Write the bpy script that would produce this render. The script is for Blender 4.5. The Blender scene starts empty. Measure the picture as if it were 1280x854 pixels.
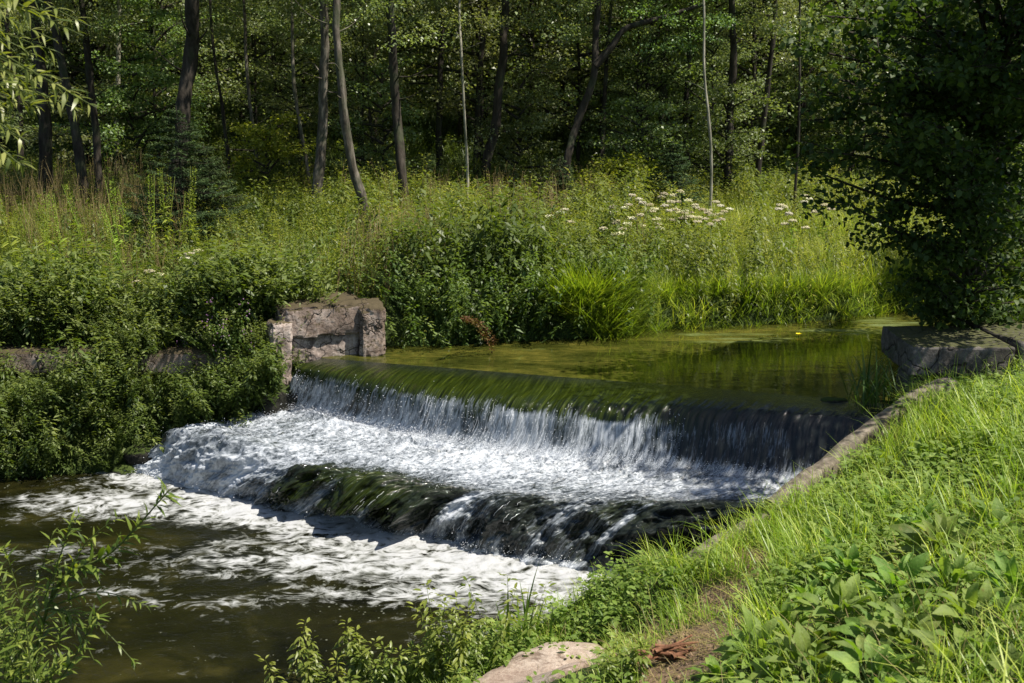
import bpy, bmesh, math
import numpy as np
from mathutils import Vector, Matrix

R = math.radians
scene = bpy.context.scene
col = scene.collection
rng = np.random.default_rng(7)

# ------------------------------------------------------------------ camera
PITCH = R(12.55)
CAMZ = 2.6
cam_d = bpy.data.cameras.new('camera')
cam = bpy.data.objects.new('camera', cam_d)
col.objects.link(cam)
cam.location = (0, 0, CAMZ)
cam.rotation_euler = (R(90) - PITCH, 0, 0)
cam_d.lens = 35.0
cam_d.sensor_width = 36.0
cam_d.clip_start = 0.05
cam_d.clip_end = 600
cam_d.dof.use_dof = True
cam_d.dof.focus_distance = 9.0
cam_d.dof.aperture_fstop = 5.6
scene.camera = cam

# ------------------------------------------------------------------ light
SUN_EL = 59.0
SUN_H = np.array([1.0, -0.32]); SUN_H = SUN_H / np.linalg.norm(SUN_H)
world = bpy.data.worlds.new('World')
scene.world = world
world.use_nodes = True
nt = world.node_tree
bg = nt.nodes['Background']
sky = nt.nodes.new('ShaderNodeTexSky')
sky.sky_type = 'NISHITA'
sky.sun_disc = False
sky.sun_elevation = R(SUN_EL)
sky.sun_rotation = math.atan2(SUN_H[0], SUN_H[1])
nt.links.new(sky.outputs[0], bg.inputs[0])
bg.inputs[1].default_value = 0.075
sd = bpy.data.lights.new('sun', 'SUN')
sd.energy = 5.0
sd.angle = R(0.53)
sd.color = (1.0, 0.93, 0.82)
sun = bpy.data.objects.new('sun', sd)
col.objects.link(sun)
to_sun = Vector((SUN_H[0] * math.cos(R(SUN_EL)), SUN_H[1] * math.cos(R(SUN_EL)), math.sin(R(SUN_EL))))
sun.rotation_euler = to_sun.to_track_quat('Z', 'Y').to_euler()
sun.location = (10, 5, 20)

scene.view_settings.view_transform = 'Standard'
scene.view_settings.look = 'None'
scene.view_settings.exposure = 0.74
scene.view_settings.gamma = 1.0
scene.cycles.max_bounces = 6
scene.cycles.diffuse_bounces = 3
scene.cycles.glossy_bounces = 2
scene.cycles.transmission_bounces = 3
scene.cycles.transparent_max_bounces = 8
scene.cycles.caustics_reflective = False
scene.cycles.caustics_refractive = False
scene.cycles.use_denoising = True
scene.cycles.sample_clamp_indirect = 4.0

# ------------------------------------------------------------------ helpers
FPX = 1280 * 35.0 / 36.0
CP, SP = math.cos(PITCH), math.sin(PITCH)


def ray(u, v):
    a = (u - 640) / FPX
    b = (427 - v) / FPX
    return np.array([a, CP + b * SP, -SP + b * CP])


def W(u, v, z):
    """point of the photograph on the level z"""
    d = ray(u, v)
    t = (z - CAMZ) / d[2]
    return np.array([d[0] * t, d[1] * t, z])


def WY(u, v, y):
    """point of the photograph at the distance y"""
    d = ray(u, v)
    t = y / d[1]
    return np.array([d[0] * t, y, CAMZ + d[2] * t])


def _hash(ix, iy, iz, seed):
    h = (ix.astype(np.int64) * 374761393 + iy.astype(np.int64) * 668265263 + iz.astype(np.int64) * 2147483647 + seed * 144269)
    h = (h ^ (h >> 13)) * 1274126177
    h = h ^ (h >> 16)
    return (h & 0xFFFF) / 65535.0


def noise3(x, y, z, seed=0):
    x, y, z = np.broadcast_arrays(np.asarray(x, float), np.asarray(y, float), np.asarray(z, float))
    ix, iy, iz = np.floor(x), np.floor(y), np.floor(z)
    fx, fy, fz = x - ix, y - iy, z - iz
    fx, fy, fz = [f * f * f * (f * (f * 6 - 15) + 10) for f in (fx, fy, fz)]
    out = 0
    for a in (0, 1):
        for b in (0, 1):
            for c in (0, 1):
                w = (fx if a else 1 - fx) * (fy if b else 1 - fy) * (fz if c else 1 - fz)
                out = out + w * _hash(ix + a, iy + b, iz + c, seed)
    return out * 2 - 1


def fbm(x, y, z=0.0, octs=4, seed=0, gain=0.5):
    x = np.asarray(x, float); y = np.asarray(y, float); z = np.asarray(z, float)
    s, a, n = 0, 1.0, 0
    for k in range(octs):
        s = s + a * noise3(x * 2 ** k + 3.1 * k, y * 2 ** k + 7.7 * k, z * 2 ** k, seed + k * 17)
        n += a
        a *= gain
    return s / n


def sstep(a, b, x):
    t = np.clip((x - a) / (b - a), 0, 1)
    return t * t * (3 - 2 * t)


def nrm(v):
    return v / np.maximum(np.linalg.norm(v, axis=-1, keepdims=True), 1e-9)


class G:
    """collects quads and triangles as arrays; builds ONE mesh object"""
    def __init__(s):
        s.V, s.Q, s.T, s.A, s.n = [], [], [], [], 0

    def add(s, V, Q=None, T=None, tint=0.5):
        V = np.asarray(V, float).reshape(-1, 3)
        if Q is not None and len(Q):
            s.Q.append(np.asarray(Q, np.int64).reshape(-1, 4) + s.n)
        if T is not None and len(T):
            s.T.append(np.asarray(T, np.int64).reshape(-1, 3) + s.n)
        s.V.append(V)
        s.A.append(np.broadcast_to(np.asarray(tint, float), (len(V),)).copy())
        s.n += len(V)
        return s

    def arrays(s):
        V = np.concatenate(s.V) if s.V else np.zeros((0, 3))
        A = np.concatenate(s.A) if s.A else np.zeros(0)
        Q = np.concatenate(s.Q) if s.Q else np.zeros((0, 4), np.int64)
        T = np.concatenate(s.T) if s.T else np.zeros((0, 3), np.int64)
        return V, Q, T, A

    def mesh(s, name, mat, smooth=False, origin=None):
        V, Q, T, A = s.arrays()
        if origin is not None:
            V = V - np.asarray(origin)
        me = bpy.data.meshes.new(name)
        me.vertices.add(len(V))
        me.vertices.foreach_set('co', V.astype(np.float32).ravel())
        nl = Q.size + T.size
        me.loops.add(nl)
        me.loops.foreach_set('vertex_index', np.concatenate([Q.ravel(), T.ravel()]).astype(np.int32))
        me.polygons.add(len(Q) + len(T))
        st = np.concatenate([np.arange(len(Q)) * 4, len(Q) * 4 + np.arange(len(T)) * 3]).astype(np.int32)
        me.polygons.foreach_set('loop_start', st)
        if smooth:
            me.polygons.foreach_set('use_smooth', np.ones(len(Q) + len(T), bool))
        at = me.attributes.new('tint', 'FLOAT', 'POINT')
        at.data.foreach_set('value', A.astype(np.float32))
        me.update(calc_edges=True)
        if mat:
            me.materials.append(mat)
        return me

    def obj(s, name, mat, parent=None, smooth=False, origin=None):
        o = bpy.data.objects.new(name, s.mesh(name, mat, smooth, origin))
        col.objects.link(o)
        if parent is not None:
            o.parent = parent
        elif origin is not None:
            o.location = origin
        return o


def tag(o, label=None, cat=None, group=None, kind=None):
    if label: o['label'] = label
    if cat: o['category'] = cat
    if group: o['group'] = group
    if kind: o['kind'] = kind
    return o


def empty(name, loc, rz=0.0, s=1.0):
    o = bpy.data.objects.new(name, None)
    o.empty_display_size = 0.2
    col.objects.link(o)
    o.location = [float(c) for c in loc]
    o.rotation_euler = (0, 0, rz)
    o.scale = (s, s, s)
    return o


def copy_tree(o, parent=None):
    c = o.copy()
    col.objects.link(c)
    c.parent = parent
    for ch in list(o.children):
        copy_tree(ch, c)
    return c


def tube(g, pts, rad, n=7, tint=0.5, rough=0.0, seed=0):
    P = np.asarray(pts, float)
    m = len(P)
    rad = np.broadcast_to(np.asarray(rad, float), (m,))
    T = nrm(np.gradient(P, axis=0))
    ref = np.array([0.0, 0, 1]) if abs(T[0][2]) < .8 else np.array([1.0, 0, 0])
    A = nrm(np.cross(T, ref)); B = np.cross(T, A)
    ang = np.arange(n) / n * 2 * math.pi
    rr = rad[:, None] * np.ones(n)[None]
    if rough:
        rr = rr * (1 + rough * fbm(np.cos(ang)[None] * 1.5 + 0 * rr, np.sin(ang)[None] * 1.5 + 0 * rr, np.linalg.norm(P - P[0], axis=1)[:, None] * 3 + 0 * rr, 3, seed))
    V = P[:, None] + rr[..., None] * (np.cos(ang)[None, :, None] * A[:, None] + np.sin(ang)[None, :, None] * B[:, None])
    i = np.arange(m - 1)[:, None] * n; j = np.arange(n)[None]; j2 = (j + 1) % n
    Q = np.stack([i + j, i + j2, i + n + j2, i + n + j], -1).reshape(-1, 4)
    V = V.reshape(-1, 3)
    T3 = [[(m - 1) * n + k, (m - 1) * n + (k + 1) % n, m * n] for k in range(n)]
    V = np.vstack([V, P[-1] + T[-1] * rad[-1]])
    g.add(V, Q, T3, tint)


def spline(pts, n):
    P = np.asarray(pts, float)
    m = len(P)
    t = np.linspace(0, m - 1, n)
    i = np.clip(t.astype(int), 0, m - 2); f = (t - i)[:, None]
    p0 = P[np.maximum(i - 1, 0)]; p1 = P[i]; p2 = P[i + 1]; p3 = P[np.minimum(i + 2, m - 1)]
    return 0.5 * ((2 * p1) + (-p0 + p2) * f + (2 * p0 - 5 * p1 + 4 * p2 - p3) * f ** 2 + (-p0 + 3 * p1 - 3 * p2 + p3) * f ** 3)


LEAF = {
    'diamond': (np.array([[0, 0, 0], [.5, .42, .1], [0, 1, -.12], [-.5, .42, .1]]), np.array([[0, 1, 2, 3]])),
    'oval': (np.array([[0, 0, 0], [-.42, .28, .06], [0, .3, -.02], [.42, .28, .06], [-.4, .66, .0], [0, .68, -.08], [.4, .66, .0], [0, 1, -.22]]),
             np.array([[0, 3, 2, 1], [1, 2, 5, 4], [2, 3, 6, 5], [4, 5, 6, 7]])),
    'lance': (np.array([[0, 0, 0], [-.5, .3, .03], [.5, .3, .03], [-.38, .62, -.04], [.38, .62, -.04], [0, 1, -.2]]),
              np.array([[0, 2, 1, 0], [1, 2, 4, 3]])),
}


def _big():
    # a broad leaf: 7 rows of 5, folded along the midrib with wavy margins
    rows = [(0, .03, 0), (.12, .3, .05), (.3, .5, .08), (.5, .5, .07), (.68, .42, .02), (.85, .24, -.06), (1, .02, -.17)]
    V = []
    for k, (y, w, z) in enumerate(rows):
        for c, x in enumerate((-1, -.5, 0, .5, 1)):
            V.append([x * w, y, z + (abs(x) ** 1.3) * .1 * (w / .5) + (.025 * (-1) ** k if abs(x) == 1 else 0) + (.02 if abs(x) == .5 else 0)])
    Q = [[r * 5 + c, r * 5 + c + 1, r * 5 + c + 6, r * 5 + c + 5] for r in range(6) for c in range(4)]
    return np.array(V), np.array(Q)


LEAF['big'] = _big()
LEAF['lance'] = (LEAF['lance'][0], np.array([[1, 2, 4, 3]]))
LEAF_T = {'lance': np.array([[0, 2, 1], [3, 4, 5]])}


def leaves(g, pos, d, up, L, Wd, shape='diamond', tint=0.5):
    pos = np.asarray(pos, float); n = len(pos)
    if n == 0: return
    d = nrm(np.asarray(d, float)); side = nrm(np.cross(d, up)); up = np.cross(side, d)
    TV, TQ = LEAF[shape]
    L = np.broadcast_to(np.asarray(L, float), (n,)); Wd = np.broadcast_to(np.asarray(Wd, float), (n,))
    V = pos[:, None] + side[:, None] * (TV[None, :, 0:1] * Wd[:, None, None]) + d[:, None] * (TV[None, :, 1:2] * L[:, None, None]) + up[:, None] * (TV[None, :, 2:3] * L[:, None, None])
    k = len(TV)
    off = (np.arange(n) * k)[:, None, None]
    Q = (TQ[None] + off).reshape(-1, 4)
    T = (LEAF_T[shape][None] + off).reshape(-1, 3) if shape in LEAF_T else None
    tint = np.repeat(np.broadcast_to(np.asarray(tint, float), (n,)), k)
    g.add(V.reshape(-1, 3), Q, T, tint)


def blades(g, pos, head, L, Wd, lean, bend, segs=4, tint=0.5):
    """curved grass blades; head = azimuth, lean = start angle off vertical, bend = added angle"""
    pos = np.asarray(pos, float); n = len(pos)
    h = np.stack([np.cos(head), np.sin(head), 0 * head], -1)
    side = np.stack([-np.sin(head), np.cos(head), 0 * head], -1)
    L = np.broadcast_to(L, (n,)); Wd = np.broadcast_to(Wd, (n,))
    P = pos.copy(); rows = []
    for k in range(segs + 1):
        f = k / segs
        w = (Wd * (1 - f ** 2.2) * (.6 + .4 * min(1, f * 4)) + .0006)[:, None] * .5
        rows.append(P - side * w); rows.append(P + side * w)
        th = lean + bend * (f + .5 / segs)
        P = P + (L / segs)[:, None] * (h * np.sin(th)[:, None] + np.array([0, 0, 1.0]) * np.cos(th)[:, None])
    V = np.stack(rows, 1)
    k2 = 2 * (segs + 1)
    q = np.array([[2 * i, 2 * i + 1, 2 * i + 3, 2 * i + 2] for i in range(segs)])
    Q = (q[None] + (np.arange(n) * k2)[:, None, None]).reshape(-1, 4)
    g.add(V.reshape(-1, 3), Q, None, np.repeat(np.broadcast_to(tint, (n,)), k2))


def rot_z(a):
    c, s = np.cos(a), np.sin(a)
    M = np.zeros((len(a), 3, 3)); M[:, 0, 0] = c; M[:, 0, 1] = -s; M[:, 1, 0] = s; M[:, 1, 1] = c; M[:, 2, 2] = 1
    return M


def scatter(g, templates, pts, scale, tilt=0.12, tj=0.15, r=rng, tint0=0.0):
    """many copies of small plant templates gathered in one mesh"""
    pts = np.asarray(pts, float); n = len(pts)
    which = r.integers(0, len(templates), n)
    scale = np.broadcast_to(scale, (n,)); tint0 = np.broadcast_to(tint0, (n,))
    for k, t in enumerate(templates):
        idx = np.where(which == k)[0]
        if len(idx) == 0: continue
        V, Q, T, A = t
        m = len(idx)
        M = rot_z(r.uniform(0, 6.283, m))
        tx, ty = r.normal(0, tilt, m), r.normal(0, tilt, m)
        X = np.einsum('nij,vj->nvi', M, V) * scale[idx][:, None, None]
        X[:, :, 0] += X[:, :, 2] * tx[:, None]
        X[:, :, 1] += X[:, :, 2] * ty[:, None]
        X += pts[idx][:, None]
        off = (np.arange(m) * len(V))[:, None, None]
        tt = np.clip(A[None] + (r.normal(0, tj, m) + tint0[idx])[:, None], 0, 1)
        g.add(X.reshape(-1, 3), (Q[None] + off).reshape(-1, 4), (T[None] + off).reshape(-1, 3) if len(T) else None, tt.ravel())


def rdir(n, r=rng):
    return nrm(r.normal(0, 1, (n, 3)))


# ------------------------------------------------------------------ materials
def newmat(name):
    m = bpy.data.materials.new(name)
    m.use_nodes = True
    n = m.node_tree.nodes; l = m.node_tree.links
    return m, n, l, n['Principled BSDF'], n['Material Output']


def ramp(n, l, src, stops):
    r_ = n.new('ShaderNodeValToRGB')
    e = r_.color_ramp.elements
    while len(e) < len(stops): e.new(0.5)
    for k, (p, c) in enumerate(stops):
        e[k].position = p
        e[k].color = (*c, 1) if len(c) == 3 else c
    l.new(src, r_.inputs[0])
    return r_.outputs[0]


def noise(n, l, scale, detail=4, vec=None, rough=.55, dist=0.0):
    t = n.new('ShaderNodeTexNoise')
    t.inputs['Scale'].default_value = scale
    t.inputs['Detail'].default_value = detail
    t.inputs['Roughness'].default_value = rough
    t.inputs['Distortion'].default_value = dist
    if vec is not None: l.new(vec, t.inputs['Vector'])
    return t.outputs['Fac']


def mathn(n, l, op, a, b=None, clamp=False):
    m = n.new('ShaderNodeMath'); m.operation = op; m.use_clamp = clamp
    for i, x in enumerate((a, b)):
        if x is None: continue
        if isinstance(x, (int, float)): m.inputs[i].default_value = x
        else: l.new(x, m.inputs[i])
    return m.outputs[0]


def mixc(n, l, f, a, b, mode='MIX'):
    m = n.new('ShaderNodeMix'); m.data_type = 'RGBA'; m.blend_type = mode
    for s_, x in ((0, f), (6, a), (7, b)):
        if isinstance(x, (int, float)): m.inputs[s_].default_value = x
        elif isinstance(x, tuple): m.inputs[s_].default_value = (*x, 1)
        else: l.new(x, m.inputs[s_])
    return m.outputs[2]


def bump(n, l, h, strength, dist, bsdf, nrm_in=None):
    b = n.new('ShaderNodeBump'); b.inputs['Strength'].default_value = strength; b.inputs['Distance'].default_value = dist
    l.new(h, b.inputs['Height'])
    if nrm_in is not None: l.new(nrm_in, b.inputs['Normal'])
    if bsdf is not None: l.new(b.outputs[0], bsdf.inputs['Normal'])
    return b.outputs[0]


def leafmat(name, dark, mid, light, trans=0.35, rough=.45, spec=.35, tcol=None, objvar=True):
    m, n, l, p, out = newmat(name)
    at = n.new('ShaderNodeAttribute'); at.attribute_name = 'tint'
    c = ramp(n, l, at.outputs['Fac'], [(0, dark), (.5, mid), (1, light)])
    if objvar:
        oi = n.new('ShaderNodeObjectInfo')
        hs = n.new('ShaderNodeHueSaturation')
        l.new(c, hs.inputs['Color'])
        l.new(mathn(n, l, 'ADD', mathn(n, l, 'MULTIPLY', oi.outputs['Random'], .04), .48), hs.inputs['Hue'])
        l.new(mathn(n, l, 'ADD', mathn(n, l, 'MULTIPLY', oi.outputs['Random'], .4), .8), hs.inputs['Value'])
        c = hs.outputs[0]
    l.new(c, p.inputs['Base Color'])
    p.inputs['Roughness'].default_value = rough
    p.inputs['Specular IOR Level'].default_value = spec
    tr = n.new('ShaderNodeBsdfTranslucent')
    tc = mixc(n, l, 1.0, c, tcol or (1.25, 1.3, .35), 'MULTIPLY')
    l.new(tc, tr.inputs['Color'])
    mx = n.new('ShaderNodeMixShader'); mx.inputs[0].default_value = trans
    l.new(p.outputs[0], mx.inputs[1]); l.new(tr.outputs[0], mx.inputs[2])
    l.new(mx.outputs[0], out.inputs[0])
    return m


M = {}
M['forest'] = leafmat('forest_leaf', (.1, .13, .05), (.19, .235, .09), (.34, .38, .2), .45, .38, .6, (1.2, 1.2, .5))
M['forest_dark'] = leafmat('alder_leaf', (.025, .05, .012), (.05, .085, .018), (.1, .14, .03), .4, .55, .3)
M['pale'] = leafmat('pale_leaf', (.1, .16, .05), (.17, .24, .08), (.26, .34, .14), .35, .45, .5)
M['willow'] = leafmat('willow_leaf', (.09, .12, .025), (.17, .19, .035), (.32, .32, .1), .42, .38, .5)
M['sapling'] = leafmat('sapling_leaf', (.07, .12, .02), (.15, .22, .035), (.32, .38, .08), .45, .4, .5)
M['meadow'] = leafmat('meadow_leaf', (.11, .17, .025), (.25, .33, .045), (.48, .52, .11), .48, .5, .35)
M['nettle'] = leafmat('nettle_leaf', (.045, .08, .018), (.1, .155, .035), (.22, .27, .08), .42, .45, .4)
M['grass'] = leafmat('grass_blade', (.11, .18, .022), (.25, .36, .04), (.52, .56, .12), .48, .4, .45)
M['drygrass'] = leafmat('dry_grass', (.15, .14, .04), (.24, .2, .08), (.34, .28, .13), .3, .6, .2)
M['russet'] = leafmat('russet_leaf', (.1, .05, .02), (.16, .1, .03), (.2, .2, .05), .3, .6, .2)
M['spruce'] = leafmat('spruce_needle', (.012, .028, .01), (.026, .052, .018), (.07, .11, .035), .1, .5, .4)
M['comfrey'] = leafmat('comfrey_leaf', (.09, .16, .03), (.17, .27, .05), (.3, .4, .12), .46, .5, .45)
M['petal'] = leafmat('cream_petal', (.55, .5, .3), (.7, .66, .45), (.8, .78, .6), .25, .6, .2, (1, 1, .9))
M['mauve'] = leafmat('mauve_petal', (.3, .15, .3), (.42, .22, .4), (.5, .32, .5), .3, .6, .2, (1, .8, 1))
M['yellow'] = leafmat('yellow_petal', (.7, .45, .01), (.8, .55, .02), (.8, .6, .05), .2, .4, .4, (1, .9, .3))


def add_veins(m):
    n = m.node_tree.nodes; l = m.node_tree.links; p = n['Principled BSDF']
    tc = n.new('ShaderNodeTexCoord')
    a = noise(n, l, 55, 4, tc.outputs['Object'], .6)
    bump(n, l, a, .7, .006, p)
    src = p.inputs['Base Color'].links[0].from_socket
    sp = ramp(n, l, noise(n, l, 28, 6, tc.outputs['Object'], .7), [(.6, (0, 0, 0)), (.68, (.8, .8, .8))])
    blot = ramp(n, l, noise(n, l, 9, 3, tc.outputs['Object']), [(.35, (.75, .8, .7)), (.65, (1.15, 1.1, .9))])
    l.new(mixc(n, l, sp, mixc(n, l, 1.0, src, blot, 'MULTIPLY'), (.2, .17, .05)), p.inputs['Base Color'])
    p.inputs['Roughness'].default_value = .62


add_veins(M['comfrey'])


def barkmat(name, c1, c2, c3, sc=14, stretch=.25):
    m, n, l, p, out = newmat(name)
    tc = n.new('ShaderNodeTexCoord'); mp = n.new('ShaderNodeMapping')
    mp.inputs['Scale'].default_value = (1, 1, stretch)
    l.new(tc.outputs['Object'], mp.inputs[0])
    a = noise(n, l, sc, 6, mp.outputs[0], .65)
    b = noise(n, l, 2.2, 3, tc.outputs['Object'])
    c = ramp(n, l, a, [(.3, c1), (.5, c2), (.72, c3)])
    c = mixc(n, l, mathn(n, l, 'MULTIPLY', ramp(n, l, b, [(.5, (0, 0, 0)), (.62, (1, 1, 1))]), .45), c, (.05, .07, .03))
    l.new(c, p.inputs['Base Color']); p.inputs['Roughness'].default_value = .9
    p.inputs['Specular IOR Level'].default_value = .2
    bump(n, l, a, .9, .02, p)
    return m


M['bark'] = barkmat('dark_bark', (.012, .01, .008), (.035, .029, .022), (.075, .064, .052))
M['barklit'] = barkmat('lit_bark', (.025, .021, .016), (.09, .078, .06), (.26, .23, .19))  # lighter copy of the bark, sunlight put into the colour
M['barkpale'] = barkmat('pale_bark', (.14, .13, .1), (.3, .28, .22), (.45, .42, .35), 10)
M['stem'] = leafmat('green_stem', (.05, .08, .02), (.09, .13, .03), (.15, .18, .06), .1, .5, .3)


def stonemat(name, c1, c2, c3, moss=.5, sc=3.0, top=None):
    m, n, l, p, out = newmat(name)
    tc = n.new('ShaderNodeTexCoord'); o = tc.outputs['Object']
    a = noise(n, l, sc, 8, o, .65)
    b = noise(n, l, sc * 9, 5, o, .7)
    f = noise(n, l, sc * 40, 3, o, .6)
    c = ramp(n, l, mathn(n, l, 'ADD', mathn(n, l, 'MULTIPLY', a, .6), mathn(n, l, 'MULTIPLY', b, .4)), [(.36, c1), (.5, c2), (.62, c3)])
    c = mixc(n, l, ramp(n, l, noise(n, l, sc * 1.6, 6, o, .7, .6), [(.55, (0, 0, 0)), (.63, (.75, .75, .75))]), c, (c1[0] * .5, c1[1] * .45, c1[2] * .4))
    ge = n.new('ShaderNodeNewGeometry'); sx = n.new('ShaderNodeSeparateXYZ'); l.new(ge.outputs['Normal'], sx.inputs[0])
    up = ramp(n, l, mathn(n, l, 'ADD', mathn(n, l, 'MULTIPLY', sx.outputs[2], .5), mathn(n, l, 'MULTIPLY', b, .9)), [(1.0 - moss * .6, (0, 0, 0)), (1.0 - moss * .6 + .12, (1, 1, 1))]) if moss else None
    if moss:
        c = mixc(n, l, up, c, top or (.07, .075, .025))
    vo = n.new('ShaderNodeTexVoronoi'); vo.feature = 'DISTANCE_TO_EDGE'; vo.inputs['Scale'].default_value = sc * .55
    dv = n.new('ShaderNodeVectorMath'); dv.operation = 'ADD'; nn = n.new('ShaderNodeTexNoise'); nn.inputs['Scale'].default_value = sc * 1.5; l.new(o, nn.inputs[0])
    sv = n.new('ShaderNodeVectorMath'); sv.operation = 'SCALE'; sv.inputs[3].default_value = .35; l.new(nn.outputs['Color'], sv.inputs[0])
    l.new(o, dv.inputs[0]); l.new(sv.outputs[0], dv.inputs[1]); l.new(dv.outputs[0], vo.inputs['Vector'])
    ck = ramp(n, l, vo.outputs['Distance'], [(0.0, (0, 0, 0)), (.018, (1, 1, 1))])
    c = mixc(n, l, ck, (.03, .025, .02), c) if moss else c
    l.new(c, p.inputs['Base Color']); p.inputs['Roughness'].default_value = .85
    p.inputs['Specular IOR Level'].default_value = .25
    n1 = bump(n, l, ck, .8 if moss else .12, .015, None, bump(n, l, a, .5, .03, None))
    n2 = bump(n, l, b, .7, .012, None, n1)
    bump(n, l, f, .5, .003, p, n2)
    return m


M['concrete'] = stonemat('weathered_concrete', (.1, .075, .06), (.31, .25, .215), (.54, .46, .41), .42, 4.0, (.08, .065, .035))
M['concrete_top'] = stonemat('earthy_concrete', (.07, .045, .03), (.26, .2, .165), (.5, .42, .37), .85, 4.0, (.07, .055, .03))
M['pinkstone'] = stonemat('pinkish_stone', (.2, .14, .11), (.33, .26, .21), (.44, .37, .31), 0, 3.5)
M['shadestone'] = stonemat('shaded_concrete', (.04, .036, .033), (.1, .09, .08), (.2, .18, .165), .3)  # concrete darkened in its colour for the shade under the alder
M['wetrock'] = stonemat('wet_mossy_rock', (.012, .012, .01), (.025, .024, .018), (.05, .05, .035), .6, 4, (.04, .06, .01))
M['oldwood'] = barkmat('weathered_timber', (.06, .05, .038), (.16, .135, .105), (.3, .26, .21), 16, .5)
M['rotwood'] = barkmat('rotten_wood', (.06, .03, .018), (.17, .08, .045), (.3, .17, .1), 12, .3)


def soil():
    m, n, l, p, out = newmat('bank_soil')
    tc = n.new('ShaderNodeTexCoord'); o = tc.outputs['Object']
    a = noise(n, l, 1.3, 6, o, .6); b = noise(n, l, 22, 6, o, .7)
    at = n.new('ShaderNodeAttribute'); at.attribute_name = 'tint'
    c = ramp(n, l, b, [(.3, (.12, .08, .05)), (.55, (.24, .165, .105)), (.75, (.34, .25, .17))])
    g_ = ramp(n, l, b, [(.3, (.018, .03, .008)), (.7, (.05, .075, .02))])
    c = mixc(n, l, ramp(n, l, mathn(n, l, 'ADD', at.outputs['Fac'], mathn(n, l, 'MULTIPLY', mathn(n, l, 'SUBTRACT', b, .5), 1.3)), [(.3, (0, 0, 0)), (.65, (1, 1, 1))]), g_, c)
    l.new(c, p.inputs['Base Color']); p.inputs['Roughness'].default_value = .95
    p.inputs['Specular IOR Level'].default_value = .15
    n1 = bump(n, l, a, .5, .08, None); bump(n, l, b, .8, .02, p, n1)
    return m


M['soil'] = soil()


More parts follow.
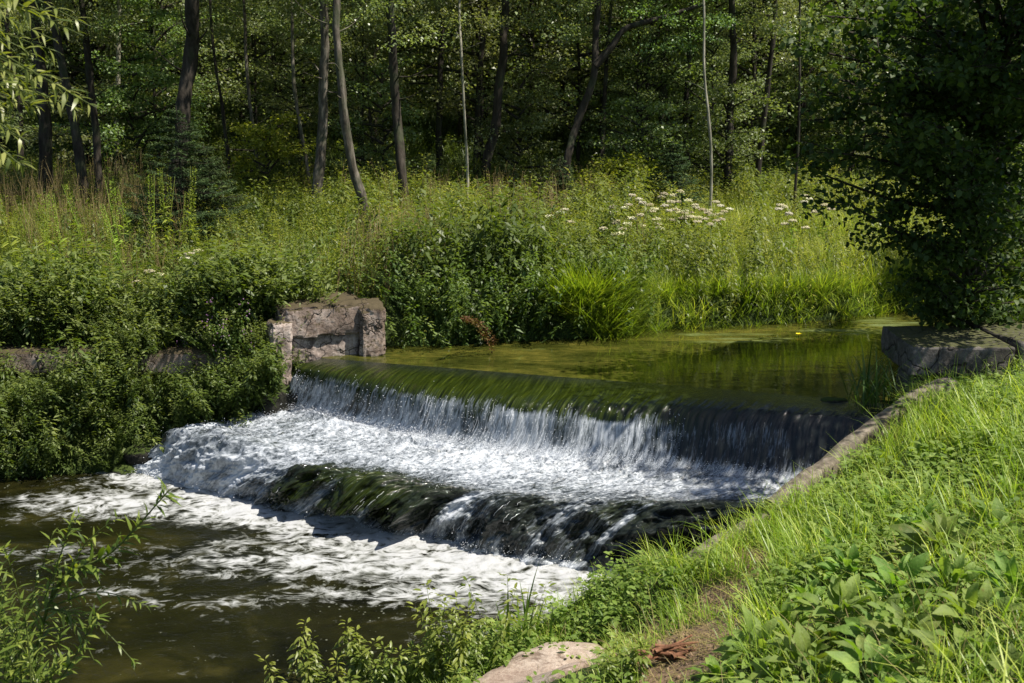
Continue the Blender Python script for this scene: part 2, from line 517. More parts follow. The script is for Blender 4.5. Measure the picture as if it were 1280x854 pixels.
def watermat(name, kind):
    """murky water with a mirror-like skin; foam floats where the 'tint' attribute and a noise allow it"""
    m, n, l, p, out = newmat(name)
    tc = n.new('ShaderNodeTexCoord'); o = tc.outputs['Object']
    at = n.new('ShaderNodeAttribute'); at.attribute_name = 'tint'
    mp = n.new('ShaderNodeMapping'); l.new(o, mp.inputs[0])
    if kind == 'lower':
        mp.inputs['Rotation'].default_value = (0, 0, R(-14)); mp.inputs['Scale'].default_value = (.85, 1.3, 1)
        big = noise(n, l, 1.6, 5, mp.outputs[0], .6, .8)
        base = ramp(n, l, big, [(.3, (.003, .0032, .0015)), (.55, (.010, .010, .003)), (.75, (.03, .027, .007))])
        nf = noise(n, l, 3.2, 6, mp.outputs[0], .55, 1.4)
        nf2 = noise(n, l, 16, 5, mp.outputs[0], .6, .8)
        vf = n.new('ShaderNodeTexVoronoi'); vf.inputs['Scale'].default_value = 8; l.new(mp.outputs[0], vf.inputs['Vector'])
        th = mathn(n, l, 'ADD', mathn(n, l, 'MULTIPLY', nf, .5), mathn(n, l, 'ADD', mathn(n, l, 'ADD', mathn(n, l, 'MULTIPLY', nf2, .16), mathn(n, l, 'MULTIPLY', mathn(n, l, 'SUBTRACT', 1.0, mathn(n, l, 'MULTIPLY', mathn(n, l, 'ABSOLUTE', mathn(n, l, 'SUBTRACT', noise(n, l, 3.4, 6, mp.outputs[0], .6, 1.8), .5)), 6.0), True), .2)), mathn(n, l, 'MULTIPLY', mathn(n, l, 'SUBTRACT', .75, vf.outputs['Distance']), .14)))
        s = mathn(n, l, 'SUBTRACT', mathn(n, l, 'ADD', th, mathn(n, l, 'MULTIPLY', at.outputs['Fac'], .34)), .63)
        fo = mathn(n, l, 'MULTIPLY', s, 5.5, True)
        v3 = n.new('ShaderNodeTexVoronoi'); v3.inputs['Scale'].default_value = 17; l.new(o, v3.inputs['Vector'])
        dots = mathn(n, l, 'MULTIPLY', mathn(n, l, 'SUBTRACT', mathn(n, l, 'MULTIPLY', mathn(n, l, 'SUBTRACT', noise(n, l, 1.1, 4, o, .6, .5), .38), .9), v3.outputs['Distance']), 14, True)
        fo = mathn(n, l, 'MAXIMUM', fo, mathn(n, l, 'MULTIPLY', dots, .75))
        v = n.new('ShaderNodeTexVoronoi'); v.inputs['Scale'].default_value = 75; l.new(o, v.inputs['Vector'])
        fb = noise(n, l, 9, 4, o)
        fcol = ramp(n, l, mathn(n, l, 'ADD', mathn(n, l, 'MULTIPLY', s, 1.6), mathn(n, l, 'MULTIPLY', fb, .35)), [(.08, (.13, .14, .1)), (.6, (.42, .43, .44))])
        rip = noise(n, l, 4, 5, mp.outputs[0], .6, .8); rip2 = noise(n, l, 22, 3, mp.outputs[0], .6, .2)
        hgt = mathn(n, l, 'ADD', rip, mathn(n, l, 'MULTIPLY', rip2, .3))
        bs, bd = .6, .035
    else:
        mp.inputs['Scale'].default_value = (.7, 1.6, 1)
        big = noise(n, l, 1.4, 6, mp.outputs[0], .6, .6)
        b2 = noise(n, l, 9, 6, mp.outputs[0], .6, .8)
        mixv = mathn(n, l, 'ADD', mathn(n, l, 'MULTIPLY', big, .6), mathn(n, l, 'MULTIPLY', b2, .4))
        base = ramp(n, l, mixv, [(.36, (.012, .016, .003)), (.5, (.042, .046, .008)), (.64, (.11, .1, .018))])  # murky bed tones, brightened and yellowed to stand in for meadow reflections
        mp2 = n.new('ShaderNodeMapping'); l.new(o, mp2.inputs[0]); mp2.inputs['Scale'].default_value = (.5, 1.8, 1)
        s = mathn(n, l, 'SUBTRACT', mathn(n, l, 'ADD', noise(n, l, 2.2, 7, mp2.outputs[0], .6, .5), mathn(n, l, 'MULTIPLY', at.outputs['Fac'], .4)), .78)
        fo = mathn(n, l, 'MULTIPLY', s, 6, True)
        fcol = ramp(n, l, noise(n, l, 60, 3, o), [(.3, (.06, .08, .02)), (.7, (.15, .18, .06))])
        rip = noise(n, l, 3.0, 4, mp.outputs[0], .5, .3)
        hgt = rip; bs, bd = .35, .012
    l.new(mixc(n, l, fo, base, fcol), p.inputs['Base Color'])
    l.new(mathn(n, l, 'ADD', mathn(n, l, 'MULTIPLY', fo, .55), .03), p.inputs['Roughness'])
    p.inputs['IOR'].default_value = 1.33
    n1 = bump(n, l, hgt, bs, bd, None)
    bump(n, l, fo, .5, .01, p, n1)
    return m


M['lower_water'] = watermat('murky_pool_water', 'lower')
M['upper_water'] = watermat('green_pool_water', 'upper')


def cascade_mat():
    """rock and moss under running water: streaks of white where the 'foam' attribute is high"""
    m, n, l, p, out = newmat('running_water_over_moss')
    uv = n.new('ShaderNodeUVMap'); uv.uv_map = 'flow'
    at = n.new('ShaderNodeAttribute'); at.attribute_name = 'tint'      # foam density
    am = n.new('ShaderNodeAttribute'); am.attribute_name = 'moss'
    aw = n.new('ShaderNodeAttribute'); aw.attribute_name = 'steep'

    def nz(su, sv, det=6, dist=.3, ro=.6):
        mp = n.new('ShaderNodeMapping'); mp.inputs['Scale'].default_value = (su, sv, 1)
        l.new(uv.outputs[0], mp.inputs[0])
        return noise(n, l, 1.0, det, mp.outputs[0], ro, dist)
    st = nz(19, 3.4, 7, .5, .68)            # falling streaks
    st2 = nz(70, 11, 5, .4, .65)
    fr = nz(13, 8, 7, .9, .68)          # froth on the apron
    fr2 = nz(45, 30, 5, .5, .6)
    streak = mathn(n, l, 'ADD', mathn(n, l, 'MULTIPLY', st, .6), mathn(n, l, 'MULTIPLY', st2, .4))
    froth = mathn(n, l, 'ADD', mathn(n, l, 'MULTIPLY', fr, .6), mathn(n, l, 'MULTIPLY', fr2, .4))
    mx = n.new('ShaderNodeMix'); mx.data_type = 'FLOAT'
    l.new(aw.outputs['Fac'], mx.inputs[0]); l.new(froth, mx.inputs[2]); l.new(streak, mx.inputs[3])
    pat = mx.outputs[0]
    s = mathn(n, l, 'SUBTRACT', mathn(n, l, 'ADD', pat, mathn(n, l, 'MULTIPLY', at.outputs['Fac'], .5)), .72)
    fo = mathn(n, l, 'MULTIPLY', s, 4.2, True)
    # bed: moss strands / black wet concrete
    ms = nz(75, 1.8, 5, .25)
    mossc = ramp(n, l, ms, [(.36, (.003, .005, .001)), (.53, (.016, .025, .003)), (.74, (.068, .085, .008))])
    dark = ramp(n, l, nz(12, 5, 5), [(.35, (.006, .008, .009)), (.65, (.022, .026, .024))])
    bed = mixc(n, l, am.outputs['Fac'], dark, mossc)
    white = ramp(n, l, mathn(n, l, 'ADD', mathn(n, l, 'MULTIPLY', s, 1.5), mathn(n, l, 'MULTIPLY', fr2, .5)), [(.05, (.08, .11, .14)), (.3, (.24, .28, .33)), (.7, (.53, .56, .6))])
    l.new(mixc(n, l, fo, bed, white), p.inputs['Base Color'])
    l.new(mathn(n, l, 'ADD', mathn(n, l, 'MULTIPLY', fo, .4), .06), p.inputs['Roughness'])
    p.inputs['IOR'].default_value = 1.33
    p.inputs['Specular IOR Level'].default_value = .6
    n1 = bump(n, l, pat, .7, .018, None)
    n2 = bump(n, l, ms, .3, .006, None, n1)
    l.new(n2, p.inputs['Normal'])
    return m


M['cascade'] = cascade_mat()
m_, n_, l_, p_, o_ = newmat('white_spray')
p_.inputs['Base Color'].default_value = (.85, .87, .9, 1); p_.inputs['Roughness'].default_value = .25
p_.inputs['IOR'].default_value = 1.33
tr_ = n_.new('ShaderNodeBsdfTranslucent'); tr_.inputs[0].default_value = (.85, .87, .9, 1)
mx_ = n_.new('ShaderNodeMixShader'); mx_.inputs[0].default_value = .35
l_.new(p_.outputs[0], mx_.inputs[1]); l_.new(tr_.outputs[0], mx_.inputs[2]); l_.new(mx_.outputs[0], o_.inputs[0])
M['spray'] = m_

# ------------------------------------------------------------------ weir control rows (from crest to lower pool)
ZL = -1.15
ROWS = [
    [(430, 450), (560, 460), (700, 471), (860, 483), (1000, 495), (1110, 505)],
    [(405, 460), (540, 474), (690, 487), (850, 499), (985, 510), (1098, 521)],
    [(394, 472), (525, 494), (672, 510), (832, 519), (967, 528), (1092, 536)],
    [(374, 513), (505, 542), (652, 564), (815, 583), (950, 596), (1078, 608)],
    [(312, 530), (430, 563), (575, 590), (745, 610), (890, 622), (1030, 632)],
    [(240, 551), (350, 588), (478, 611), (640, 631), (795, 645), (965, 655)],
    [(186, 596), (305, 628), (425, 650), (590, 690), (725, 711), (890, 732)],
]
ZR = [0.004, -0.012, -0.1, -0.505, -0.6, -0.74, ZL - .01]
CTRL = np.array([[W(u, v, z) for (u, v) in row] for row, z in zip(ROWS, ZR)])
bot = CTRL[-1].copy(); bot += (CTRL[-1] - CTRL[-2]) * .5; bot[:, 2] = -1.55
CTRL = np.concatenate([CTRL, bot[None]])
left = CTRL[:, :1] + (CTRL[:, :1] - CTRL[:, 1:2]) * .22
right = CTRL[:, -1:] + (CTRL[:, -1:] - CTRL[:, -2:-1]) * .25
left[:, :, 2] = CTRL[:, :1, 2]; right[:, :, 2] = CTRL[:, -1:, 2]
CTRL = np.concatenate([left, CTRL, right], 1)
CREST = CTRL[0]

# ------------------------------------------------------------------ terrain
poly = [(-14, 10.1), (-9, 10.1)] + [tuple(W(u, v, ZL)[:2]) for u, v in ((-60, 600), (0, 602), (90, 596), (165, 590))]
poly += [tuple(W(205, 562, -.95)[:2]), tuple(W(285, 527, -.6)[:2]), tuple(W(345, 505, -.5)[:2]), tuple(W(392, 462, 0)[:2]), tuple(W(400, 447, 0)[:2])]
poly += [tuple(W(u, v, 0)[:2]) for u, v in ((482, 437), (560, 434), (640, 430), (740, 424), (830, 414), (960, 408), (1050, 402), (1130, 391))]
poly += [(6.8, 13.2), (10, 14.8), (14, 15.5), (14, 13.5), (9, 12.2), (6.2, 11.1), (4.5, 10.5), (3.75, 9.9), (3.65, 9.2), (3.25, 8.6), (2.95, 7.85), (2.1, 7.15), (1.35, 6.75)]
poly += [tuple(W(u, v, ZL)[:2]) for u, v in ((745, 762), (640, 800), (520, 828), (400, 850), (300, 870))] + [(-2.6, 5.4), (-5, 4.9), (-14, 4.2)]
POLY = np.array(poly)


def signed_dist(x, y):
    """negative inside the river"""
    P = np.stack([x, y], -1)
    d = np.full(x.shape, 1e9); inside = np.zeros(x.shape, bool)
    n = len(POLY)
    for i in range(n):
        a = POLY[i]; b = POLY[(i + 1) % n]; ab = b - a
        t = np.clip(((P - a) @ ab) / (ab @ ab), 0, 1)
        d = np.minimum(d, np.linalg.norm(P - a - t[..., None] * ab, axis=-1))
        c = ((a[1] > y) != (b[1] > y)) & (x < (b[0] - a[0]) * (y - a[1]) / (b[1] - a[1] + 1e-12) + a[0])
        inside ^= c
    return np.where(inside, -d, d)


BANK = np.array([
    (0, 0, 1.0), (3, 0, 1.25), (-4, 0, .6), (-9, 0, .4), (8, 0, 1.6), (0, -6, 1.4), (1.6, 3, .72), (1.1, 3.5, .42), (.85, 4.7, -.08), (.3, 5, -.42), (-.5, 5.2, -.85),
    (3.7, 7.4, .42), (2.5, 6, .2), (1.5, 6, -.2), (1.0, 6.1, -.5), (2.35, 7.0, -.12), (3.1, 7.8, .1), (3, 4, .8), (5, 5, 1.1), (5, 8, .5), (4.5, 9.0, .1),
    (4.9, 10.2, .32), (8, 9, 1), (9, 11, .7), (-2, 3, -.2), (-5, 3, -.3), (-1.5, 4.9, -.95), (-4, 4.4, -1), (.5, 3.4, .15), (-.4, 3.4, -.1), (-10, 3, -.4), (.6, 5.9, -.95),
    (-3, 11.1, .08), (-5, 11.1, .08), (-7.5, 11, .1), (-12, 11, .15), (-3.2, 10.6, -.5), (-5, 10.6, -.55), (-7.5, 10.6, -.5), (-12, 10.6, -.4), (-2.1, 11.7, .4),
    (-1.3, 11.5, .25), (0, 12, .35), (2, 12, .3), (4, 12.6, .3), (7, 14.2, .35), (12, 17, .5), (0, 14, .7), (-4, 13.5, .6), (-8, 14, .75), (4, 15, .55), (8, 17.5, .6),
    (0, 19, .85), (-8, 19, 1), (8, 21, .9), (-14, 19, 1.2), (0, 25, 1.2), (-10, 25, 1.35), (10, 26, 1.3), (20, 20, 1.2), (0, 32, 2.1), (15, 33, 2.2), (-15, 32, 2.6),
    (0, 45, 5.5), (20, 45, 5.5), (-20, 45, 6), (0, 62, 12), (28, 62, 12), (-28, 62, 12), (-22, 10, .8), (22, 8, 2), (-20, -5, 1), (20, -8, 2)])


def _rbf_fit():
    D = np.linalg.norm(BANK[:, None, :2] - BANK[None, :, :2], axis=-1)
    n = len(BANK)
    A = np.zeros((n + 3, n + 3)); A[:n, :n] = D; A[:n, n] = 1; A[:n, n + 1:] = BANK[:, :2]; A[n, :n] = 1; A[n + 1:, :n] = BANK[:, :2].T
    return np.linalg.solve(A, np.concatenate([BANK[:, 2], [0, 0, 0]]))


RB = _rbf_fit()


def bank_z(x, y):
    s = RB[-3] + RB[-2] * x + RB[-1] * y
    for k, (a, b, _) in enumerate(BANK):
        s = s + RB[k] * np.hypot(x - a, y - b)
    return s


def H(x, y):
    x = np.asarray(x, float); y = np.asarray(y, float)
    xc = np.clip(x, -28, 28); yc = np.clip(y, -8, 64)
    z = bank_z(xc, yc) + .06 * fbm(x * .6, y * .6, 0, 3, 5) + .025 * fbm(x * 4, y * 4, 0, 3, 9)
    far = np.hypot(x - xc, y - yc)
    z = z + np.where(y > 64, far * .12, far * .02)
    sdv = signed_dist(x, y)
    cx = np.interp(x, CREST[:, 0], CREST[:, 1])
    bed = np.where(y > cx - .1, -.5, -1.7)
    return bed + (z - bed) * sstep(-.12, .3, sdv)


def WH(u, v):
    """point of the photograph on the ground"""
    d = ray(u, v); t = np.linspace(1.5, 30, 2000)
    P = np.array([0, 0, CAMZ]) + d[None] * t[:, None]
    k = int(np.argmax(P[:, 2] < H(P[:, 0], P[:, 1])))
    return P[k]


def axis(a, b, step, far, growth=1.25):
    c = list(np.arange(a, b + 1e-6, step)); s = step
    while c[-1] < far: s *= growth; c.append(c[-1] + s)
    s = step
    while c[0] > -far: s *= growth; c.insert(0, c[0] - s)
    return np.array(c)


xs = axis(-8.5, 8.5, .07, 400); ys = axis(.5, 17, .07, 400)
XX, YY = np.meshgrid(xs, ys, indexing='ij')
ZZ = H(XX, YY)
nx, ny = XX.shape
ii = (np.arange(nx - 1)[:, None] * ny + np.arange(ny - 1)[None]).ravel()
QG = np.stack([ii, ii + ny, ii + ny + 1, ii + 1], -1)
# bare trodden soil beside the weir on the near bank
BARE = [(WH(u, v), rx, ry) for (u, v, rx, ry) in ((860, 800, .2, .3), (835, 835, .25, .22), (905, 750, .14, .3), (935, 700, .1, .3), (800, 805, .15, .15))]
bare = np.zeros_like(XX)
for c, rx, ry in BARE:
    bare = np.maximum(bare, np.exp(-.6 * (((XX - c[0]) / rx) ** 2 + ((YY - c[1]) / ry) ** 2)))
gt = G(); gt.add(np.stack([XX, YY, ZZ], -1).reshape(-1, 3), QG, None, np.clip(bare.ravel() * 1.1, 0, 1))
tag(gt.obj('ground', M['soil'], smooth=True), kind='structure')


# ------------------------------------------------------------------ cascade surface
def catmull_rows(C, ts):
    m = len(C)
    i = np.clip(ts.astype(int), 0, m - 2); f = (ts - i)[:, None, None]
    p0 = C[np.maximum(i - 1, 0)]; p1 = C[i]; p2 = C[i + 1]; p3 = C[np.minimum(i + 2, m - 1)]
    return 0.5 * ((2 * p1) + (-p0 + p2) * f + (2 * p0 - 5 * p1 + 4 * p2 - p3) * f ** 2 + (-p0 + 3 * p1 - 3 * p2 + p3) * f ** 3)


NS = 760
tseg = [26, 30, 62, 40, 46, 70, 12]
ts = np.concatenate([np.linspace(k, k + 1, n, endpoint=False) for k, n in enumerate(tseg)] + [[7.0]])
S1 = catmull_rows(CTRL.transpose(1, 0, 2), np.linspace(0, CTRL.shape[1] - 1, NS))   # (NS, rows, 3)
CS = catmull_rows(S1.transpose(1, 0, 2), ts)                                             # (T, NS, 3)
NT = len(ts)
lat = np.cumsum(np.r_[0, np.linalg.norm(np.diff(CS[0], axis=0), axis=1)])
flow = np.concatenate([np.zeros((1, NS)), np.cumsum(np.linalg.norm(np.diff(CS, axis=0), axis=2), axis=0)])
LAT = np.broadcast_to(lat[None], (NT, NS)); TS = np.broadcast_to(ts[:, None], (NT, NS)); SS = np.broadcast_to(np.linspace(0, 1, NS)[None], (NT, NS))
LN = lat[-1]
nv = nrm(np.cross(np.gradient(CS, axis=1), np.gradient(CS, axis=0)))
nv = nv * np.sign(nv[..., 2].mean())
w_lip = sstep(.3, 1.6, TS) * (1 - sstep(3.0, 3.4, TS))
w_apr = sstep(2.9, 3.3, TS)
w_low = sstep(4.6, 5.3, TS) * (1 - sstep(5.95, 6.2, TS))
HUMPS = [(.335, .03, 5.2, .55, .10), (.405, .032, 5.25, .5, .15), (.475, .035, 5.3, .5, .14), (.57, .04, 5.2, .5, .09), (.66, .045, 5.3, .6, .12), (.78, .07, 5.3, .8, .18), (.91, .06, 5.3, .8, .14), (.2, .05, 5.1, .6, .1), (.1, .05, 5.0, .6, .08)]
# the lip is broken into rolls, the falling sheet into ribs
d1 = w_lip * (.015 * fbm(LAT * 1.5, flow * .6, 0, 2, 3) + .022 * fbm(LAT * 6, flow * .5, 0, 3, 11) + .01 * fbm(LAT * 30, flow * 4, 0, 2, 12))
# froth on the apron
fr = np.abs(fbm(LAT * 5, flow * 2.4, 0, 3, 21)) * .9 + np.abs(fbm(LAT * 17, flow * 8, 0, 3, 22)) * .5
d2 = w_apr * (.045 * fr + .022 * np.abs(fbm(LAT * 45, flow * 26, 0, 2, 23)) + .05 * fbm(LAT * 1.3, flow * 1.6, 0, 2, 24)) * (1 + .9 * np.exp(-((TS - 3.2) / .3) ** 2)) * (1 - .4 * sstep(.45, .8, SS))
# boulders under the lower step
bl = fbm(LAT * 1.5, flow * 1.1 + 3, 0, 2, 31); ridge = fbm(LAT * 4.5, flow * 1.2, 0, 3, 32)
hump = 0
for (s0, ws, t0, wt, a) in HUMPS:
    hump = hump + a * np.exp(-np.abs((SS - s0) / ws) ** 2.6 - np.abs((TS - t0) / wt) ** 2.4)
rock_ = .5 - np.abs(fbm(LAT * 2.6, flow * 2.2 + 9, 0, 2, 36)) * 2.2 + .35 * (.5 - np.abs(fbm(LAT * 6, flow * 5, 0, 2, 37)) * 2)
d3 = w_low * (.07 * bl + .07 * ridge + .1 * rock_ * sstep(.22, .3, SS) + .05 * np.abs(fbm(LAT * 7, flow * 5, 0, 3, 34)) + .04 * fbm(LAT * 14, flow * 7, 0, 3, 33)) + 1.25 * hump * (1 + .9 * fbm(LAT * 6, flow * 6, 0, 3, 35))
CS = CS + nv * (d1 + d2 + d3)[..., None]
CS[..., 2] = np.where(TS <= .02, np.minimum(CS[..., 2], .004), CS[..., 2])

sl = SS  # 0 left .. 1 right
foam = np.zeros_like(TS)
streams = fbm(LAT * 2.3, 0 * LAT, 0, 3, 47)
foam += w_lip * sstep(1.55 + .7 * np.clip(streams, -.6, .6) + .2 * sstep(.4, .6, sl), 2.35, TS) * (.8 + .4 * streams - .14 * sstep(.42, .6, sl))
foam *= 1 - .27 * sstep(.5, .7, sl) * (TS < 2.95)
foam += .6 * np.exp(-((TS - 3.06) / .22) ** 2)
ap = sstep(3.0, 3.2, TS)
foam += ap * (.86 - .12 * sstep(3.6, 4.8, TS) - .24 * sstep(.4, .8, sl) * sstep(3.2, 4.6, TS))
foam -= ap * .12 * sstep(4.6, 5.2, TS) * (1 - sstep(5.9, 6.1, TS)) * sstep(.25, .31, sl)
for (s0, ws, t0, wt, a) in HUMPS:
    k_ = {.2: .08, .1: .0, .57: .25, .66: .15, .78: .42, .91: .42}.get(s0, .75) * (1 - .5 * np.clip(fbm(LAT * 5, flow * 1.5, 0, 3, 91) * 2, -.3, 1))
    foam -= k_ * np.exp(-np.abs((sl - s0) / (ws * .95)) ** 3 - np.abs((TS - t0 + .05) / (wt * 1.0)) ** 3)
foam -= .3 * np.exp(-((sl - .42) / .09) ** 2 - ((TS - 4.7) / .35) ** 2)
for sc_ in (.368, .44, .522, .715):
    foam += .32 * np.exp(-((sl - sc_ + .01 * fbm(flow * 3, sc_ * 50 + 0 * flow, 0, 2, 8)) / (.007 + .012 * ((sc_ * 77) % 1))) ** 2) * (1 + .8 * fbm(LAT * 9, flow * 4, 0, 2, 7)) * sstep(4.6, 5.0, TS) * (1 - sstep(6, 6.2, TS))
foam += .45 * sstep(5.85, 6.05, TS)
foam = np.minimum(foam, .77 + .06 * (TS > 5.9))
foam += .16 * fbm(LAT * 1.6, flow * 1.6, 0, 3, 41) + w_low * .35 * fbm(LAT * 5, flow * 1.5, 0, 3, 43) + .1 * w_low
steep = np.clip(sstep(1.2, 1.8, TS) * (1 - sstep(2.95, 3.15, TS)) + .75 * sstep(4.9, 5.2, TS) * (1 - sstep(6, 6.2, TS)), 0, 1)
moss = np.clip((.35 + .65 * sstep(.1, .9, TS)) * (1 - sstep(2.1, 2.7, TS)) * (1 - sstep(.52, .68, sl)) + .85 * np.exp(-((sl - .4) / .1) ** 2 - ((TS - 5.1) / .7) ** 2) + .4 * ap * np.clip(fbm(LAT * 2, flow * 2, 0, 3, 44) + .2, 0, 1), 0, 1)

gc = G()
i0 = (np.arange(NT - 1)[:, None] * NS + np.arange(NS - 1)[None]).ravel()
QC = np.stack([i0, i0 + NS, i0 + NS + 1, i0 + 1], -1)
gc.add(CS.reshape(-1, 3), QC, None, np.clip(foam, 0, 1.3).ravel())
casc = gc.obj('cascading_water', M['cascade'], smooth=True)
tag(casc, kind='structure')
me = casc.data
uvl = me.uv_layers.new(name='flow')
li = np.empty(len(me.loops), np.int32); me.loops.foreach_get('vertex_index', li)
UVv = np.stack([LAT.ravel(), flow.ravel()], -1)
uvl.data.foreach_set('uv', UVv[li].astype(np.float32).ravel())
for nm, arr in (('moss', moss), ('steep', steep)):
    a_ = me.attributes.new(nm, 'FLOAT', 'POINT'); a_.data.foreach_set('value', arr.ravel().astype(np.float32))

# strands and drops of falling water standing clear of the sheet
gs = G(); r = np.random.default_rng(21)


def surf(s, t):
    """point on the cascade for s (array 0..1) and t"""
    a = np.clip(s, 0, 1) * (NS - 1); i = np.clip(a.astype(int), 0, NS - 2); f = (a - i)
    k = np.interp(t, ts, np.arange(NT)); j = np.clip(k.astype(int), 0, NT - 2); h = k - j
    A = CS[j, i] * (1 - f)[:, None] + CS[j, i + 1] * f[:, None]
    B = CS[j + 1, i] * (1 - f)[:, None] + CS[j + 1, i + 1] * f[:, None]
    n_ = nv[j, i]
    return A * (1 - h)[:, None] + B * h[:, None], n_


def strands(n, s_rng, t_rng, lenr, wr, out):
    s = r.uniform(*s_rng, n); t0 = r.uniform(*t_rng, n); L = r.uniform(*lenr, n); w = r.uniform(*wr, n)
    keep = fbm(s * 26, t0 * 0, 0, 3, 55) > .05 + .12 * r.normal(0, 1, n)
    s, t0, L, w = s[keep], t0[keep], L[keep], w[keep]; n = len(s)
    K = 7; rows = []
    ds = r.normal(0, .0015, n)
    for k in range(K):
        f = k / (K - 1)
        p, n_ = surf(s + ds * f, np.minimum(t0 + L * f, 3.05 if t_rng[1] < 3 else 6.05))
        p = p + n_ * (out * (.3 + f))[:, None] if np.ndim(out) else p + n_ * out * (.3 + f)
        wk = (w * (math.sin(math.pi * min(1, f * .85 + .12)) ** .6) + .0005)[:, None]
        wig = r.normal(0, .004, (n, 3))
        tang = nrm(np.stack([n_[:, 1], -n_[:, 0], 0 * n_[:, 0]], -1) + 1e-6)
        rows += [p + wig - tang * wk, p + wig + n_ * wk, p + wig + tang * wk]
    V = np.stack(rows, 1)
    q = []
    for k in range(K - 1):
        q += [[3 * k, 3 * k + 1, 3 * k + 4, 3 * k + 3], [3 * k + 1, 3 * k + 2, 3 * k + 5, 3 * k + 4]]
    Q = (np.array(q)[None] + (np.arange(n) * K * 3)[:, None, None]).reshape(-1, 4)
    gs.add(V.reshape(-1, 3), Q)


strands(420, (.045, .5), (1.95, 2.7), (.1, .5), (.0006, .002), .02)
strands(160, (.1, .6), (5.0, 5.7), (.08, .25), (.0006, .0018), .01)
OCT = np.array([[1, 0, 0], [-1, 0, 0], [0, 1, 0], [0, -1, 0], [0, 0, 1], [0, 0, -1.]])
OT = np.array([[0, 2, 4], [2, 1, 4], [1, 3, 4], [3, 0, 4], [2, 0, 5], [1, 2, 5], [3, 1, 5], [0, 3, 5]])


def drops(n, s_rng, tc_, tw, hmax, rr):
    s = r.uniform(*s_rng, n); t = np.clip(r.normal(tc_, tw, n), .1, 6.1)
    p, n_ = surf(s, t)
    p = p + n_ * (r.exponential(hmax, n))[:, None] + r.normal(0, .02, (n, 3))
    rad = r.exponential(rr, n) + .0015
    V = p[:, None] + OCT[None] * np.minimum(rad, rr * 3)[:, None, None] * r.uniform(.7, 1.5, (n, 1, 3))
    gs.add(V.reshape(-1, 3), None, (OT[None] + (np.arange(n) * 6)[:, None, None]).reshape(-1, 3))


drops(5000, (.05, .6), 3.0, .1, .035, .0016)
drops(1500, (.6, .95), 3.0, .08, .03, .0013)
drops(1500, (.05, .6), 2.5, .3, .02, .0013)
drops(2500, (.1, .7), 5.95, .1, .025, .0015)
drops(5000, (.06, .5), 3.6, .6, .012, .0015)
tag(gs.obj('water_spray', M['spray'], smooth=True), 'white strands and drops of spray flying off the two steps of the weir', 'spray', kind='stuff')

# ------------------------------------------------------------------ pools
# upper pool: from the crest back under the far bank
cr = CS[0]
U = np.linspace(0, 1, 120); up0 = np.stack([np.interp(U, np.linspace(0, 1, NS), cr[:, k]) for k in range(3)], -1)
upf = np.stack([-4 + 20 * U, 17 + 0 * U, 0 * U], -1)
Tt = np.linspace(0, 1, 160) ** 1.2
UP = up0[None] * (1 - Tt)[:, None, None] + upf[None] * Tt[:, None, None]
UP[..., 2] = 0.004
i0 = (np.arange(159)[:, None] * 120 + np.arange(119)[None]).ravel()
scum = np.zeros(UP.shape[:2])
for (u, v, rx, ry, a) in ((930, 426, 1.3, .22, 1), (900, 418, 1.2, .2, .8), (1060, 415, 1.0, .35, 1), (1110, 405, .8, .5, 1.1), (620, 437, 1.3, .12, .8), (760, 430, .8, .12, .7), (1000, 440, .8, .2, .5)):
    c = W(u, v, 0)
    scum = np.maximum(scum, a * np.exp(-((UP[..., 0] - c[0]) / rx) ** 2 - ((UP[..., 1] - c[1]) / ry) ** 2))
gu = G(); gu.add(UP.reshape(-1, 3), np.stack([i0, i0 + 1, i0 + 121, i0 + 120], -1), None, scum.ravel())
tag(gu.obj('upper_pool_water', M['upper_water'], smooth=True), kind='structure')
# lower pool
lx = np.arange(-7, 2.4, .02); ly = np.arange(4.6, 11.2, .02)
LX, LY = np.meshgrid(lx, ly, indexing='ij')
foot = CS[int(np.argmin(np.abs(ts - 6)))][::8, :2]
dist = np.full(LX.shape, 9.0)
for a, b in zip(foot[:-1], foot[1:]):
    ab = b - a; P = np.stack([LX, LY], -1) - a
    t = np.clip((P @ ab) / (ab @ ab), 0, 1)
    dist = np.minimum(dist, np.linalg.norm(P - t[..., None] * ab, axis=-1))
fm = .9 * np.exp(-(dist / .25) ** 2) + .3 * np.exp(-dist / .7)
for (u, v, ru, rv, a) in ((130, 628, 160, 14, .9), (300, 640, 130, 16, 1), (410, 668, 110, 18, .95), (520, 700, 110, 18, .85), (640, 722, 130, 20, .7), (740, 752, 80, 18, .6),
                          (400, 704, 120, 9, .75), (330, 720, 150, 8, .55), (265, 752, 110, 9, .55), (500, 742, 160, 14, .5), (180, 705, 160, 20, .3), (600, 775, 120, 20, .3),
                          (280, 690, 120, 16, .42), (60, 690, 80, 12, .35), (240, 672, 90, 7, -.35), (100, 665, 100, 9, -.25), (120, 740, 60, 7, .4)):
    c = W(u, v, ZL); e = W(u + ru, v, ZL); f_ = W(u, v + rv, ZL)
    fm += a * np.exp(-((LX - c[0]) / (e[0] - c[0])) ** 2 - ((LY - c[1]) / (f_[1] - c[1])) ** 2)
fm = fm * .95 + .03 + .22 * fbm(LX * .9, LY * 1.6, 0, 3, 71)
fm -= .25 * sstep(6.9, 6.2, LY)
turb = np.exp(-dist / .6)
LZ = ZL + turb * (.028 * fbm(LX * 5, LY * 7, 0, 4, 61)) + .008 * fbm(LX * 1.6, LY * 3.2, 0, 3, 62) + .004 * fbm(LX * 6, LY * 10, 0, 2, 63) + .02 * np.exp(-(dist / .15) ** 2)
nx2, ny2 = LX.shape
i0 = (np.arange(nx2 - 1)[:, None] * ny2 + np.arange(ny2 - 1)[None]).ravel()
